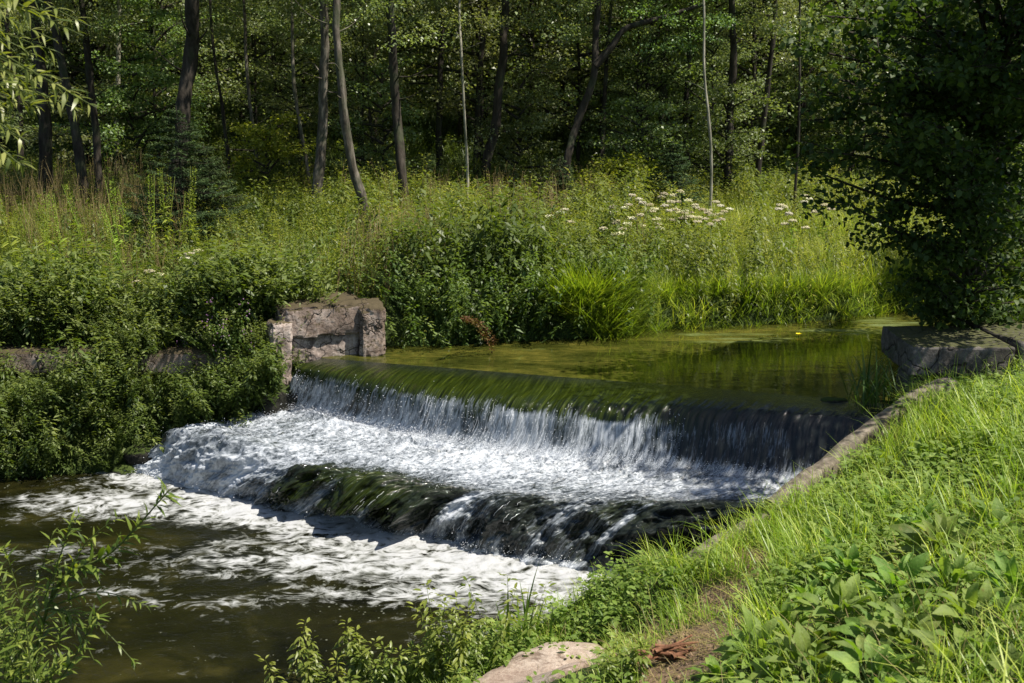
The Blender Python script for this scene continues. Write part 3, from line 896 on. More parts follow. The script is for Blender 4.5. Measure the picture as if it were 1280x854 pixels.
gl = G(); gl.add(np.stack([LX, LY, LZ], -1).reshape(-1, 3), np.stack([i0, i0 + ny2, i0 + ny2 + 1, i0 + 1], -1), None, (np.where(fm > .8, .8 + .35 * (1 - np.exp(-(fm - .8) * 1.2)), np.clip(fm, 0, 2))).ravel())
gl.add([[-60, -2 + 4.6, ZL], [-7, 4.6, ZL], [-7, 11.2, ZL], [-60, 13, ZL]], [[0, 1, 2, 3]], None, .15)
tag(gl.obj('lower_pool_water', M['lower_water'], smooth=True), kind='structure')


# ------------------------------------------------------------------ masonry
def rough_box(g, c, size, rz=0.0, seed=0, amp=.02, bev=.012, sub=48, taper=0.0, lean=(0, 0)):
    sx, sy, sz = size
    n = sub
    V = []; Q = []
    lin = np.linspace(-1, 1, n)
    A, B = np.meshgrid(lin, lin, indexing='ij')
    base = 0
    ij = (np.arange(n - 1)[:, None] * n + np.arange(n - 1)[None]).ravel()
    q = np.stack([ij, ij + n, ij + n + 1, ij + 1], -1)
    for ax in range(3):
        for sg in (-1, 1):
            P = np.zeros((n * n, 3)); o = [k for k in range(3) if k != ax]
            P[:, ax] = sg; P[:, o[0]] = A.ravel(); P[:, o[1]] = B.ravel()
            V.append(P); Q.append((q if (sg > 0) == (ax != 1) else q[:, ::-1]) + base); base += n * n
    P = np.concatenate(V); Q = np.concatenate(Q)
    half = np.array([sx, sy, sz]) / 2
    X = P * half
    core = np.clip(X, -(half - bev), half - bev)
    dlt = X - core
    ln = np.linalg.norm(dlt, axis=1, keepdims=True)
    X = core + dlt / np.maximum(ln, 1e-9) * np.minimum(ln, bev)
    N = nrm(np.where(ln > 1e-9, dlt, P))
    k = 2.2
    amp = amp * .7
    bw = np.sum(np.abs(P) > .8, axis=1) >= 2
    dsp = amp * .8 * fbm(X[:, 0] * k + seed, X[:, 1] * k, X[:, 2] * k, 2, seed) - amp * 1.2 * bw * np.clip(fbm(X[:, 0] * 9, X[:, 1] * 9, X[:, 2] * 9, 3, seed + 2) + .1, 0, 1) + amp * .5 * fbm(X[:, 0] * 11, X[:, 1] * 11, X[:, 2] * 11, 3, seed + 5)
    chip = np.clip(fbm(X[:, 0] * 6, X[:, 1] * 6, X[:, 2] * 6, 2, seed + 9) - .1, 0, 1) * (np.sum(np.abs(P) > .86, axis=1) >= 2)
    X = X + N * (dsp - amp * 2.2 * chip)[:, None]
    f = 1 + taper * X[:, 2:3] / sz
    X[:, :2] *= f
    X[:, 0] += lean[0] * X[:, 2]; X[:, 1] += lean[1] * X[:, 2]
    c_, s_ = math.cos(rz), math.sin(rz)
    X = np.stack([X[:, 0] * c_ - X[:, 1] * s_, X[:, 0] * s_ + X[:, 1] * c_, X[:, 2]], -1) + np.asarray(c)
    g.add(X, Q)


def stone_part(name, mat, parent, o, c, size, **kw):
    g = G(); rough_box(g, np.asarray(c) - o, size, **kw)
    return g.obj(name, mat, parent, smooth=True)


o = np.array([-2.0, 11.1, 0.0])
ab = empty('stone_abutment', o)
tag(ab, 'broken pale concrete abutment at the left end of the waterfall with rusty brown top', 'abutment')
rzL = R(20)
stone_part('capstone', M['concrete_top'], ab, o, (-2.22, 11.22, .42), (1.0, .85, .36), rz=rzL, seed=3, amp=.05)
stone_part('lower_block', M['concrete'], ab, o, (-2.2, 11.2, .1), (.9, .7, .32), rz=rzL, seed=4, amp=.045)
stone_part('end_stone', M['concrete_top'], ab, o, (-1.62, 11.2, .26), (.3, .62, .62), rz=R(12), seed=5, amp=.06, bev=.06)
stone_part('crooked_post', M['concrete'], ab, o, (-2.58, 10.72, .08), (.24, .3, .72), rz=R(25), seed=6, amp=.05, lean=(.06, 0), bev=.04)
stone_part('mossy_footing', M['wetrock'], ab, o, (-2.55, 10.72, -.62), (.5, .5, .75), rz=R(25), seed=7, amp=.05, bev=.1)
stone_part('mossy_footing', M['wetrock'], ab, o, (-2.0, 11.35, -.25), (1.0, .6, .5), rz=rzL, seed=8, amp=.05, bev=.1)

g = G()
rough_box(g, (0, 0, 0), (4.6, .45, .28), rz=R(-1), seed=11, amp=.03, sub=60, bev=.05)
lw = g.obj('retaining_wall', M['concrete_top'], smooth=True); lw.location = (-5.35, 10.98, -.04)
tag(lw, 'low mossy concrete ledge half buried in weeds on the left bank', 'retaining wall')

o = np.array([4.3, 9.7, 0.0])
rb = empty('concrete_abutment', o)
tag(rb, 'thick shaded concrete slab at the right end of the waterfall under the overhanging tree', 'abutment')
stone_part('capstone', M['shadestone'], rb, o, (4.28, 9.62, .37), (.95, 1.0, .3), rz=R(-4), seed=13, amp=.015, bev=.025)
stone_part('capstone', M['shadestone'], rb, o, (5.26, 9.72, .39), (1.0, 1.1, .34), rz=R(3), seed=14, amp=.02, bev=.03)
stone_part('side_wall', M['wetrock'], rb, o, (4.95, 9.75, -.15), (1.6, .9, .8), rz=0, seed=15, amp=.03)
stone_part('corner_post', M['shadestone'], rb, o, (3.9, 9.4, -.1), (.2, .3, .66), rz=0, seed=16, amp=.03)

# timber kerb running down beside the weir
bp = [W(1190, 484, .3), W(1150, 502, .22), W(1085, 548, .0), W(1020, 600, -.16), W(965, 640, -.28), W(880, 694, -.45), W(805, 742, -.62)]


def beam(name, pts, w, h, mat, label, cat, seed=0, group=None):
    P = spline(pts, 60)
    T = nrm(np.gradient(P, axis=0)); S = nrm(np.cross(T, (0, 0, 1.0))); Uu = np.cross(S, T)
    sec = [(-1, -1), (-1, 0), (-1, .8), (-.8, 1), (0, 1.04), (.8, 1), (1, .8), (1, 0), (1, -1)]
    V = np.stack([P + S * a * w / 2 + Uu * b * h / 2 for a, b in sec], 1)
    V = V + .035 * fbm(V[..., 0] * 5, V[..., 1] * 5, V[..., 2] * 12, 4, seed)[..., None]
    k = len(sec)
    i_ = (np.arange(59)[:, None] * k + np.arange(k)[None]).ravel(); jn = (np.arange(59)[:, None] * k + (np.arange(k)[None] + 1) % k).ravel()
    Q = np.stack([i_, jn, jn + k, i_ + k], -1)
    g = G(); g.add(V.reshape(-1, 3), Q)
    for e in (0, 59):
        g.add(np.vstack([V[e], V[e].mean(0)]), None, [[a, (a + 1) % k, k] for a in range(k)])
    ob = g.obj(name, mat, smooth=True, origin=P[0])
    return tag(ob, label, cat, group)


beam('timber_kerb', bp[:5], .13, .2, M['oldwood'], 'long weathered grey timber kerb sloping down beside the upper fall', 'timber', 3)
beam('timber_kerb', [bp[4] + np.array([-.06, -.1, -.02]), bp[5], bp[6]], .1, .14, M['oldwood'], 'lower timber kerb half hidden in grass beside the lower fall', 'timber', 5)
beam('timber_pole', [W(1160, 513, .25), W(1220, 492, .4), W(1262, 482, .5)], .06, .06, M['oldwood'], 'short thin pole lying below the shaded concrete slab', 'timber', 6)

# pinkish slab at the bottom of the photo
out = [(545, 885), (604, 842), (650, 815), (684, 803), (748, 804), (778, 826), (800, 885), (700, 920), (590, 920)]
C0 = WH(685, 828) + np.array([0, 0, .17])
gx_ = float(H(C0[0] + .3, C0[1]) - H(C0[0] - .3, C0[1])) / .6 * .6; gy_ = float(H(C0[0], C0[1] + .3) - H(C0[0], C0[1] - .3)) / .6 * .4
pts = []
for u, v in out:
    d_ = ray(u, v); t_ = (C0[2] - CAMZ - gx_ * C0[0] - gy_ * C0[1]) / (d_[2] - gx_ * d_[0] - gy_ * d_[1])
    pts.append(d_[:2] * t_)
pts = np.array(pts); cen = pts.mean(0); SZ = float(C0[2] + gx_ * (cen[0] - C0[0]) + gy_ * (cen[1] - C0[1]))
g = G(); th = np.linspace(0, len(pts), 90, endpoint=False)
ring = np.stack([np.interp(th, np.arange(len(pts) + 1), np.r_[pts[:, k], pts[:1, k]]) for k in (0, 1)], -1)
lv = [(1.02, -.4), (1.0, -.16), (1.01, -.05), (1.0, -.012), (.97, .0), (.8, .012), (.5, .02), (.2, .022), (.01, .02)]
V = []
for s_, dz in lv:
    p2 = cen + (ring - cen) * s_
    zz = SZ + dz + .02 * fbm(p2[:, 0] * 3, p2[:, 1] * 3, 0, 4, 81) * (1 if dz > -.04 else .5) + (p2[:, 0] - cen[0]) * gx_ + (p2[:, 1] - cen[1]) * gy_
    p2 = p2 + .02 * s_ * np.stack([fbm(ring[:, 0] * 8, ring[:, 1] * 8, dz * 10, 3, 82), fbm(ring[:, 0] * 8, ring[:, 1] * 8, dz * 10, 3, 83)], -1)
    if dz > -.1: zz = np.maximum(zz, H(p2[:, 0], p2[:, 1]) + .03 + dz)
    V.append(np.c_[p2, zz])
V = np.concatenate(V)
i0 = np.arange(90); Q = [np.stack([k * 90 + i0, k * 90 + (i0 + 1) % 90, (k + 1) * 90 + (i0 + 1) % 90, (k + 1) * 90 + i0], -1) for k in range(len(lv) - 1)]
g.add(V, np.concatenate(Q))
tag(g.obj('stone_slab', M['pinkstone'], smooth=True, origin=(cen[0], cen[1], SZ - .15)), 'flat pinkish stone slab with a broken edge at the foot of the near bank', 'stone slab')


def rock(name, u, v, z, sx, sy, sz, mat, label, seed, rz=0.0, dz=0.0):
    c = W(u, v, z)
    g = G()
    n1, n2 = 26, 18
    a = np.linspace(0, 2 * math.pi, n1, endpoint=False); b = np.linspace(-math.pi / 2, math.pi / 2, n2)
    A, B = np.meshgrid(a, b, indexing='ij')
    D = np.stack([np.cos(B) * np.cos(A), np.cos(B) * np.sin(A), np.sin(B)], -1)
    rr_ = 1 + .32 * fbm(D[..., 0] * 1.6 + seed, D[..., 1] * 1.6, D[..., 2] * 1.6, 4, seed)
    X = D * rr_[..., None] * np.array([sx, sy, sz])
    i_ = (np.arange(n1)[:, None] * n2 + np.arange(n2 - 1)[None]).ravel(); j_ = (((np.arange(n1)[:, None] + 1) % n1) * n2 + np.arange(n2 - 1)[None]).ravel()
    g.add(X.reshape(-1, 3), np.stack([i_, j_, j_ + 1, i_ + 1], -1))
    ob = g.obj(name, mat, smooth=True)
    ob.location = (c[0], c[1], c[2] + dz); ob.rotation_euler = (0, 0, rz)
    return tag(ob, label, 'rock')


rock('boulder', 205, 567, -1.0, .42, .22, .16, M['wetrock'], 'dark wet boulder at the left edge of the apron below the weeds', 91, .3)
rock('boulder', 260, 553, -.85, .3, .2, .12, M['wetrock'], 'mossy rock under the weeds between post and left pool edge', 92, .5)
rock('boulder', 1043, 501, .0, .13, .06, .03, M['wetrock'], 'small dark stone breaking the upper pool surface near the right bank', 93)
rock('boulder', 160, 590, ZL, .18, .12, .08, M['wetrock'], 'small wet rock at the foot of the left bank', 94)
rock('boulder', 815, 722, ZL, .3, .22, .3, M['wetrock'], 'black wet boulder at the right foot of the lower fall', 95)

gp = G(); rp = np.random.default_rng(8)
for c_, rx_, ry_ in BARE:
    n_ = 90; X_ = c_[0] + rp.normal(0, rx_ * .7, n_); Y_ = c_[1] + rp.normal(0, ry_ * .7, n_)
    P_ = np.stack([X_, Y_, H(X_, Y_)], -1)
    gp.add((P_[:, None] + OCT[None] * (rp.exponential(.006, n_) + .003)[:, None, None] * rp.uniform(.5, 1.4, (n_, 6, 1))).reshape(-1, 3), None, (OT[None] + (np.arange(n_) * 6)[:, None, None]).reshape(-1, 3), 1)
tag(gp.obj('soil_clods', M['soil'], smooth=True), 'loose crumbs of soil and small pebbles on the bare patch of the near bank', 'pebbles', kind='stuff')

# rotten wood on the bare soil
rng2 = np.random.default_rng(5)
o = WH(850, 822)
rw = empty('rotten_log', o)
tag(rw, 'splintered red-brown rotten log on the bare soil of the near bank', 'log')
for k in range(16):
    g = G(); hl = rng2.uniform(.05, .17); cx_ = rng2.uniform(-.08, .08); yy_ = rng2.uniform(-.06, .06); zz_ = .012 + rng2.uniform(0, .05)
    a = np.array([cx_ - hl, yy_ + rng2.normal(0, .02), zz_]); b = np.array([cx_ + hl, yy_ + rng2.normal(0, .03), zz_ + rng2.normal(0, .015)])
    P = spline([a, (a + b) / 2 + rng2.normal(0, .008, 3), b], 14)
    tube(g, P, rng2.uniform(.006, .016) * (1 + .4 * rng2.normal(0, .4, 14)) * np.linspace(1, .4, 14), 6, .5, .9, k)
    sp_o = g.obj('splinter', M['rotwood'], rw); sp_o.rotation_euler = (0, 0, rng2.normal(.25, .45)); sp_o.location = (rng2.normal(0, .05), rng2.normal(0, .03), -.01)


# ------------------------------------------------------------------ plant templates


def T_nettle(seed, h=1.0, nl=16, L=.11, wd=.05, side=True, shape='diamond', droop=.55, crown=True):
    r = np.random.default_rng(seed); g = G()
    bx, by = r.normal(0, .06, 2)
    k = np.linspace(0, 1, 5)
    st = np.stack([bx * k ** 2 * h, by * k ** 2 * h, k * h], -1)
    tube(g, st, np.linspace(.006, .0025, 5), 3, .3)
    zz = np.linspace(.12, 1, nl); pos, d, ll, ti = [], [], [], []
    for i, z in enumerate(zz):
        m = 4 if side else 2
        for j in range(m):
            z = zz[i] + r.normal(0, .03); a = i * 1.57 + j * 6.283 / m + r.normal(0, .8)
            dr = droop * r.uniform(.4, 1.5) - (.9 * max(0, z - .85) / .15 if crown else 0)
            q_ = r.uniform(.005, .07); pos.append([bx * z * z * h + q_ * math.cos(a), by * z * z * h + q_ * math.sin(a), z * h])
            d.append([math.cos(a), math.sin(a), -dr])
            ll.append(L * (1.0 - .55 * abs(z - .55)) * r.uniform(.6, 1.2)); ti.append(.25 + .55 * z * r.uniform(.7, 1.1))
    ll = np.array(ll)
    leaves(g, pos, d, np.array([0, 0, 1.0]) + rdir(len(pos), r) * .45, ll, ll * wd / L, shape, ti)
    return g.arrays()


def T_airy(seed, h=1.0, n=90, L=.045, spread=.2):
    r = np.random.default_rng(seed); g = G()
    for k in range(4):
        a = r.uniform(0, 6.28); e = np.array([math.cos(a) * spread * r.uniform(.3, 1), math.sin(a) * spread * r.uniform(.3, 1), h * r.uniform(.7, 1)])
        tube(g, [[0, 0, 0], e * np.array([.35, .35, .5]), e], [.004, .003, .0012], 3, .45)
        m = n // 4; f = r.uniform(.12, 1, m)
        p = np.stack([e[0] * f ** 1.6, e[1] * f ** 1.6, e[2] * f], -1) + r.normal(0, .025, (m, 3))
        d = rdir(m, r); d[:, 2] = np.abs(d[:, 2]) * .6 - .1
        leaves(g, p, d, np.array([0, 0, 1.0]) + rdir(m, r) * .6, L * r.uniform(.5, 1.3, m), L * .4 * r.uniform(.6, 1.2, m), 'diamond', .2 + .6 * f)
    return g.arrays()


def T_tuft(seed, n=14, L=.6, wd=.008, spread=.05, bend=1.2, lean=.25):
    r = np.random.default_rng(seed); g = G()
    p = np.c_[r.normal(0, spread, (n, 2)), np.zeros(n)]
    blades(g, p, r.uniform(0, 6.28, n), L * r.uniform(.5, 1.1, n), wd * r.uniform(.6, 1.2, n), np.abs(r.normal(0, lean, n)), r.uniform(.2, bend, n), 4, r.uniform(.2, .9, n))
    return g.arrays()


def T_spike(seed, h=1.3):
    r = np.random.default_rng(seed); g = G()
    tube(g, [[0, 0, 0], [r.normal(0, .02), r.normal(0, .02), h * .5], [r.normal(0, .03), r.normal(0, .03), h]], [.006, .005, .002], 3, .5)
    m = 220; f = r.uniform(.45, 1, m); a = r.uniform(0, 6.28, m)
    rad = .028 * (1 - ((f - .6) / .5) ** 2 * .7) * r.uniform(.3, 1, m)
    p = np.stack([rad * np.cos(a), rad * np.sin(a), f * h], -1)
    d = np.stack([np.cos(a), np.sin(a), r.uniform(-.2, .9, m)], -1)
    leaves(g, p, d, rdir(m, r), .02 * r.uniform(.6, 1.4, m), .012, 'diamond', r.uniform(.25, .75, m))
    m = 26; f = r.uniform(.08, .6, m); a = r.uniform(0, 6.28, m)
    p = np.stack([0 * a, 0 * a, f * h], -1); d = np.stack([np.cos(a), np.sin(a), r.uniform(-.3, .6, m)], -1)
    leaves(g, p, d, np.array([0, 0, 1.0]) + rdir(m, r) * .3, .12 * r.uniform(.6, 1.2, m), .03, 'lance', r.uniform(.3, .8, m))
    return g.arrays()


def in_poly_pts(n, xr, yr, r, cond=None):
    x = r.uniform(*xr, n); y = r.uniform(*yr, n)
    s = signed_dist(x, y)
    k = (s > .06)
    if cond is not None: k &= cond(x, y, s)
    return x[k], y[k], s[k]


def ground_pts(x, y, dz=-.02):
    return np.stack([x, y, H(x, y) + dz], -1)


def in_view(x, y, pad=1.0):
    return np.abs(x) < y * .52 + pad


# ------------------------------------------------------------------ ground vegetation (uncountable)
r = np.random.default_rng(101)
T1 = [T_nettle(k, 1.0, 15) for k in range(4)] + [T_nettle(k + 10, 1.0, 13, .14, .05) for k in range(3)]
T2 = [T_airy(k + 20) for k in range(6)]
T3 = [T_tuft(k + 40, 14, .75, .009) for k in range(6)]
T4 = [T_spike(k + 60, 1.0) for k in range(3)]
T5 = [T_nettle(k + 80, 1.0, 13, .09, .022, True, 'lance', .1) for k in range(5)]


def far_side(x, y, s):
    return (y > 10.9) & in_view(x, y, 1.5) & ~((x > -2.75) & (x < -1.3) & (y < 11.7)) & ~((x > 2.8) & (y < 11.0))


def patch(x, y, sc, seed):
    return fbm(x * sc, y * sc, 0, 3, seed)


# tall leafy herbs of the far meadow
x, y, s = in_poly_pts(13000, (-12, 13), (10.8, 21), r, far_side)
pp = patch(x, y, .5, 3)
hh = (.55 + .3 * pp + .12 * r.normal(0, 1, len(x))) * (.75 + .25 * sstep(.0, .6, s))
hh = hh * np.where(x < -2.6, np.where(y < 12.4, .75, .95), 1.0)
# the high dark nettle bank beside the abutment
bank = np.exp(-((x + .2) / 1.5) ** 2 - ((y - 12.0) / .9) ** 2)
hh = np.clip(hh, .3, 1.1) + .45 * bank
kn = r.random(len(x)) < (.35 + .5 * bank + .3 * (pp > .1))
gg = G()
P = ground_pts(x, y)
tv = .18 * sstep(0, 3, x) + .1 * patch(x, y, .9, 8) - .25 * bank - .1 * sstep(-2, -6, x)
scatter(gg, T1, P[kn], hh[kn] * r.uniform(.7, 1.15, kn.sum()), .16, .12, r, tv[kn])
tag(gg.obj('meadow_nettles', M['nettle']), 'dense leafy nettles and tall weeds covering the far bank', 'weeds', kind='stuff')
gg = G()
kk = ~kn
scatter(gg, T2[:3] + T5, P[kk], hh[kk] * r.uniform(.75, 1.2, kk.sum()), .2, .15, r, tv[kk])
tag(gg.obj('meadow_herbs', M['meadow']), 'sunlit yellow-green mixed herbs of the far meadow', 'herbs', kind='stuff')
# meadow grasses
x, y, s = in_poly_pts(9000, (-12, 13), (10.8, 21), r, far_side)
gg = G(); sc = np.clip(.6 + .3 * patch(x, y, .7, 5), .3, 1.0)
bank = np.exp(-((x + .2) / 1.5) ** 2 - ((y - 12.0) / .9) ** 2)
k = r.random(len(x)) > bank * 1.1 + .45
scatter(gg, T3, ground_pts(x, y)[k], sc[k], .12, .2, r, (.15 * sstep(0, 3, x) + .1 * patch(x, y, 1.1, 9))[k])
x, y, s = in_poly_pts(16000, (-1.4, 8.5), (10.4, 14), r, lambda x, y, s: (s < .4) & (x > -1.25) & (x < 1.3 + 3 * patch(x, y, 2, 5)) & ~((x > 2.9) & (y < 11.0)))
gf_ = G(); scatter(gf_, T1 + T2, ground_pts(x, y) + np.array([0, 0, .04]), r.uniform(.35, .75, len(x)), .45, .15, r, -.05)
tag(gf_.obj('fringe_weeds', M['nettle']), 'leafy weeds hanging over the far waterline of the upper pool', 'weeds', kind='stuff')
# lush grass hanging over the water on the far side
x, y, s = in_poly_pts(12000, (-.1, 8.5), (10.6, 14.5), r, lambda x, y, s: (s < .5) & (x > .9) & ~((x > 2.9) & (y < 11.0)))
scatter(gg, [T_tuft(k_ + 350, 14, .6, .016, .06, 2.0, .5) for k_ in range(6)], ground_pts(x, y), .35 + .45 * r.random(len(x)), .4, .25, r, -.15)
c = W(735, 425, 0)
xx = c[0] + r.normal(0, .45, 1700); yy = c[1] + .2 + np.abs(r.normal(0, .3, 1700))
kk = signed_dist(xx, yy) > .0
P = ground_pts(xx[kk], yy[kk]); scl = (.95 * np.exp(-((xx[kk] - c[0]) / .75) ** 2) + .1) * r.uniform(.6, 1.1, len(P))
scatter(gg, [T_tuft(k_ + 370, 14, .7, .012, .06, 1.8, .4) for k_ in range(5)], P, scl, .45, .2, r, -.22)
tag(gg.obj('meadow_grass', M['grass']), 'long bright grass of the far meadow arching over the pool edge', 'grass', kind='stuff')

gg = G()
x, y, s = in_poly_pts(9000, (-12, 11), (11.5, 20), r, far_side)
k = (x < 2) & ((patch(x, y, .6, 77) > .12) | ((x < -5.5) & (y > 13.5))) & (r.random(len(x)) < .3); x, y = x[k], y[k]
scatter(gg, [T_airy(k_ + 240, 1.0, 50, .022, .12) for k_ in range(4)], ground_pts(x, y), r.uniform(.75, 1.15, len(x)), .15, .25, r, .15)
tag(gg.obj('seeding_grass', M['drygrass']), 'brown seeding stalks standing among the green of the far meadow', 'grass', kind='stuff')
# left bank below and on the ledge
x, y, s = in_poly_pts(7500, (-8.5, -2.3), (9.9, 11.5), r, lambda x, y, s: in_view(x, y, 1) & (s > .0) & ((y < 10.75) | (y > 11.05)))
low = y < 10.9
gg = G()
hh = np.where(low, .4 + .35 * patch(x, y, 1.3, 17), .6 + .5 * patch(x, y, 1, 18)) + r.normal(0, .05, len(x))
# weeds thin out over the ledge and below the post
k = r.random(len(x)) < np.where(low, 1.0, .85)
L1 = [T_nettle(k_ + 120, 1.0, 16, .14, .05, shape='diamond') for k_ in range(4)] + [T_airy(k_ + 130, 1.0, 130, .075, .3) for k_ in range(5)]
scatter(gg, L1, ground_pts(x, y)[k], np.clip(hh * r.uniform(.5, 1.5, len(hh)), .2, 1.1)[k], .35, .18, r, (.1 * patch(x, y, 1.5, 19))[k])
xh = r.uniform(-3.5, -2.5, 260); yh = r.uniform(10.35, 10.75, 260); zh = np.interp(xh, [-3.5, -2.5], [-.75, -.35]) + r.uniform(-.1, .2, 260)
scatter(gg, L1, np.stack([xh, yh, zh], -1), .5, .3, .15, r, -.1)
xh = r.uniform(-7.6, -2.7, 900); k = fbm(xh * 1.1, 0 * xh, 0, 2, 99) > -.22; xh = xh[k]; yh = r.uniform(10.68, 11.15, len(xh))
scatter(gg, L1, np.stack([xh, yh, .02 + 0 * xh], -1), r.uniform(.2, .6, len(xh)), .55, .2, r, .05)
tag(gg.obj('bank_nettles', M['nettle']), 'dense dark green nettles spilling down the left bank to the pool', 'weeds', kind='stuff')

# woodland floor
gg = G()
x = r.uniform(-28, 28, 9000); y = r.uniform(19.5, 46, 9000); k = in_view(x, y, 2); x, y = x[k], y[k]
F1 = [T_airy(k_ + 200, .8, 60, .12, .3) for k_ in range(4)] + [T_tuft(k_ + 210, 14, .8, .02, .12) for k_ in range(3)]
scatter(gg, F1, ground_pts(x, y), .8 + .3 * patch(x, y, .4, 31), .2, .15, r, .1 * patch(x, y, .3, 32))
tag(gg.obj('woodland_undergrowth', M['nettle']), 'shaded undergrowth of grass and weeds between the tree trunks', 'undergrowth', kind='stuff')

# near bank: grass, small leaved ground cover


CF = [
    (1000, 838, .35, 1.15, 'largest broad-leaved plant at the bottom edge of the near bank'),
    (940, 815, .25, 1.0, 'broad-leaved plant just right of the rotten log'),
    (1050, 770, .35, 1.05, 'broad-leaved plant above the bottom-edge leaves on the near bank'),
    (1170, 690, .35, 1.25, 'tall broad-leaved plant with upright grey-green leaves halfway up the near bank'),
    (1215, 780, .6, 1.1, 'broad-leaved plant near the lower right corner with drooping leaves'),
    (1120, 740, .4, 1.1, 'bushy broad-leaved plant in the middle of the near bank'),
    (1240, 660, .4, 1.0, 'broad-leaved plant beside the right photo edge on the near bank'),
    (1150, 655, .25, .95, 'topmost broad-leaved clump with pale leaves on the near bank'),
    (1095, 800, .45, .9, 'low broad-leaved plant among grass left of the corner plant'),
    (900, 845, .2, .8, 'small broad-leaved seedling under the rotten log'),
    (1165, 600, .2, .8, 'small broad-leaved plant nearest to the timber kerb'),
    (1010, 745, .25, .75, 'small broad-leaved plant at the edge of the bare soil'),
    (1090, 860, .5, 1.0, 'broad-leaved plant cut by the bottom edge right of the largest one'),
    (1190, 735, .5, .95, 'broad-leaved plant between the tall grey-green one and the corner plant'),
    (1060, 710, .3, .85, 'broad-leaved plant with spreading leaves above the bare soil'),
    (1268, 740, .7, 1.0, 'broad-leaved plant touching the right edge above the corner'),
    (1130, 810, .5, 1.0, 'broad-leaved plant left of the corner plant with bright leaves'),
]
CM = [(u, v) for u, v in ((1030, 800), (960, 850), (1080, 830), (1150, 770), (1180, 830), (1240, 820), (1265, 690), (1215, 640), (1130, 690), (1080, 660), (1230, 590), (1110, 620), (1040, 680), (1200, 700), (985, 780), (1260, 850), (1150, 560), (1185, 560), (1035, 850), (1095, 770), (1000, 715), (1265, 610))]
CPOS = [(WH(u, v + 25), .2 * s_) for u, v, z, s_, lb in CF] + [(WH(u, v + 25), .1) for u, v in CM]


def near_cond(x, y, s):
    k = (y < 9.3) & (np.abs(x) < y * .56 + .5) & (x > -1.5)
    for c_, rx, ry in BARE:
        k &= (((x - c_[0]) / rx) ** 2 + ((y - c_[1]) / ry) ** 2) > 1.1 + .9 * patch(x, y, 5, 66) + .3 * r.normal(0, .5, len(x))
        k &= ~((np.abs(x - c_[0]) < rx * .9) & (y < c_[1]) & (y > c_[1] - .5) & (r.random(len(x)) < .93))
    for c_, rr_ in CPOS:
        k &= ~((np.hypot(x - c_[0], y - c_[1] + .08) < rr_) & (r.random(len(x)) < .5))
    k &= ~((np.abs(x - cen[0]) < .42) & (y - cen[1] < .3) & (y - cen[1] > -1.1) & (x - cen[0] < .42 + .2 * (y - cen[1])))
    # keep the slab and the kerb clear
    k &= ~((x > 3.4) & (y > 9.0))
    for a_, b_ in zip(bp[:4], bp[1:5]):
        ab_ = (b_ - a_)[:2]; t_ = np.clip(((x - a_[0]) * ab_[0] + (y - a_[1]) * ab_[1]) / (ab_ @ ab_), 0, 1)
        k &= np.hypot(x - a_[0] - t_ * ab_[0], y - a_[1] - t_ * ab_[1]) > .09 + .05 * patch(x, y, 2.5, 12)
    return k


gg = G()
x, y, s = in_poly_pts(90000, (-1.5, 5.6), (2.2, 9.2), r, near_cond)
dens = .4 + .7 * patch(x, y, 1.4, 51)
k = r.random(len(x)) < dens + .25; x, y = x[k], y[k]; n = len(x)
P = ground_pts(x, y)
Lb = (.08 + .13 * np.clip(.5 + patch(x, y, .9, 52), 0, 1)) * r.uniform(.5, 1.4, n)
blades(gg, P, r.normal(math.pi * .95, 1.5, n), Lb, .0045 * r.uniform(.6, 1.4, n), np.abs(r.normal(.3, .25, n)), r.uniform(.3, 1.6, n), 4, np.clip(r.normal(.5, .26, n) + .35 * patch(x, y, 1.7, 53), 0, 1))
# longer overhanging tufts
x, y, s = in_poly_pts(2600, (-.6, 5.4), (2.6, 9.0), r, lambda x, y, s: near_cond(x, y, s) & ((patch(x, y, 1.1, 54) > -.05) | (s < .6)))
scatter(gg, [T_tuft(k_ + 300, 16, .42, .006, .04, 1.7, .4) for k_ in range(6)], ground_pts(x, y), r.uniform(.6, 1.15, len(x)) * np.where(x < 1.0, .55, 1), .2, .18, r)
tag(gg.obj('bank_grass', M['grass']), 'lush sunlit grass covering the near bank', 'grass', kind='stuff')
gg = G()
x, y, s = in_poly_pts(1500, (.1, 5.4), (2.6, 8.8), r, lambda x, y, s: near_cond(x, y, s))
k = patch(x, y, 1.6, 57) > .12; x, y = x[k], y[k]
scatter(gg, [T_tuft(k_ + 320, 9, .3, .004, .05, 1.6, .5) for k_ in range(4)], ground_pts(x, y), 1, .2, .2, r)
x = np.concatenate([c_[0] + r.normal(0, rx, 420) for c_, rx, ry in BARE]); y = np.concatenate([c_[1] + r.normal(0, ry, 420) for c_, rx, ry in BARE])
n = len(x)
blades(gg, ground_pts(x, y, .0), r.uniform(0, 6.28, n), r.uniform(.04, .14, n), .0045, r.uniform(1.0, 1.6, n), r.uniform(-.2, .3, n), 2, r.uniform(0, 1, n))
tag(gg.obj('dry_grass', M['drygrass']), 'straw-coloured dry blades among the grass of the near bank', 'grass', kind='stuff')
gg = G()
x, y, s = in_poly_pts(5200, (-.3, 5.4), (2.6, 9), r, near_cond)
k = patch(x, y, 1.3, 58) > -.12; x, y = x[k], y[k]


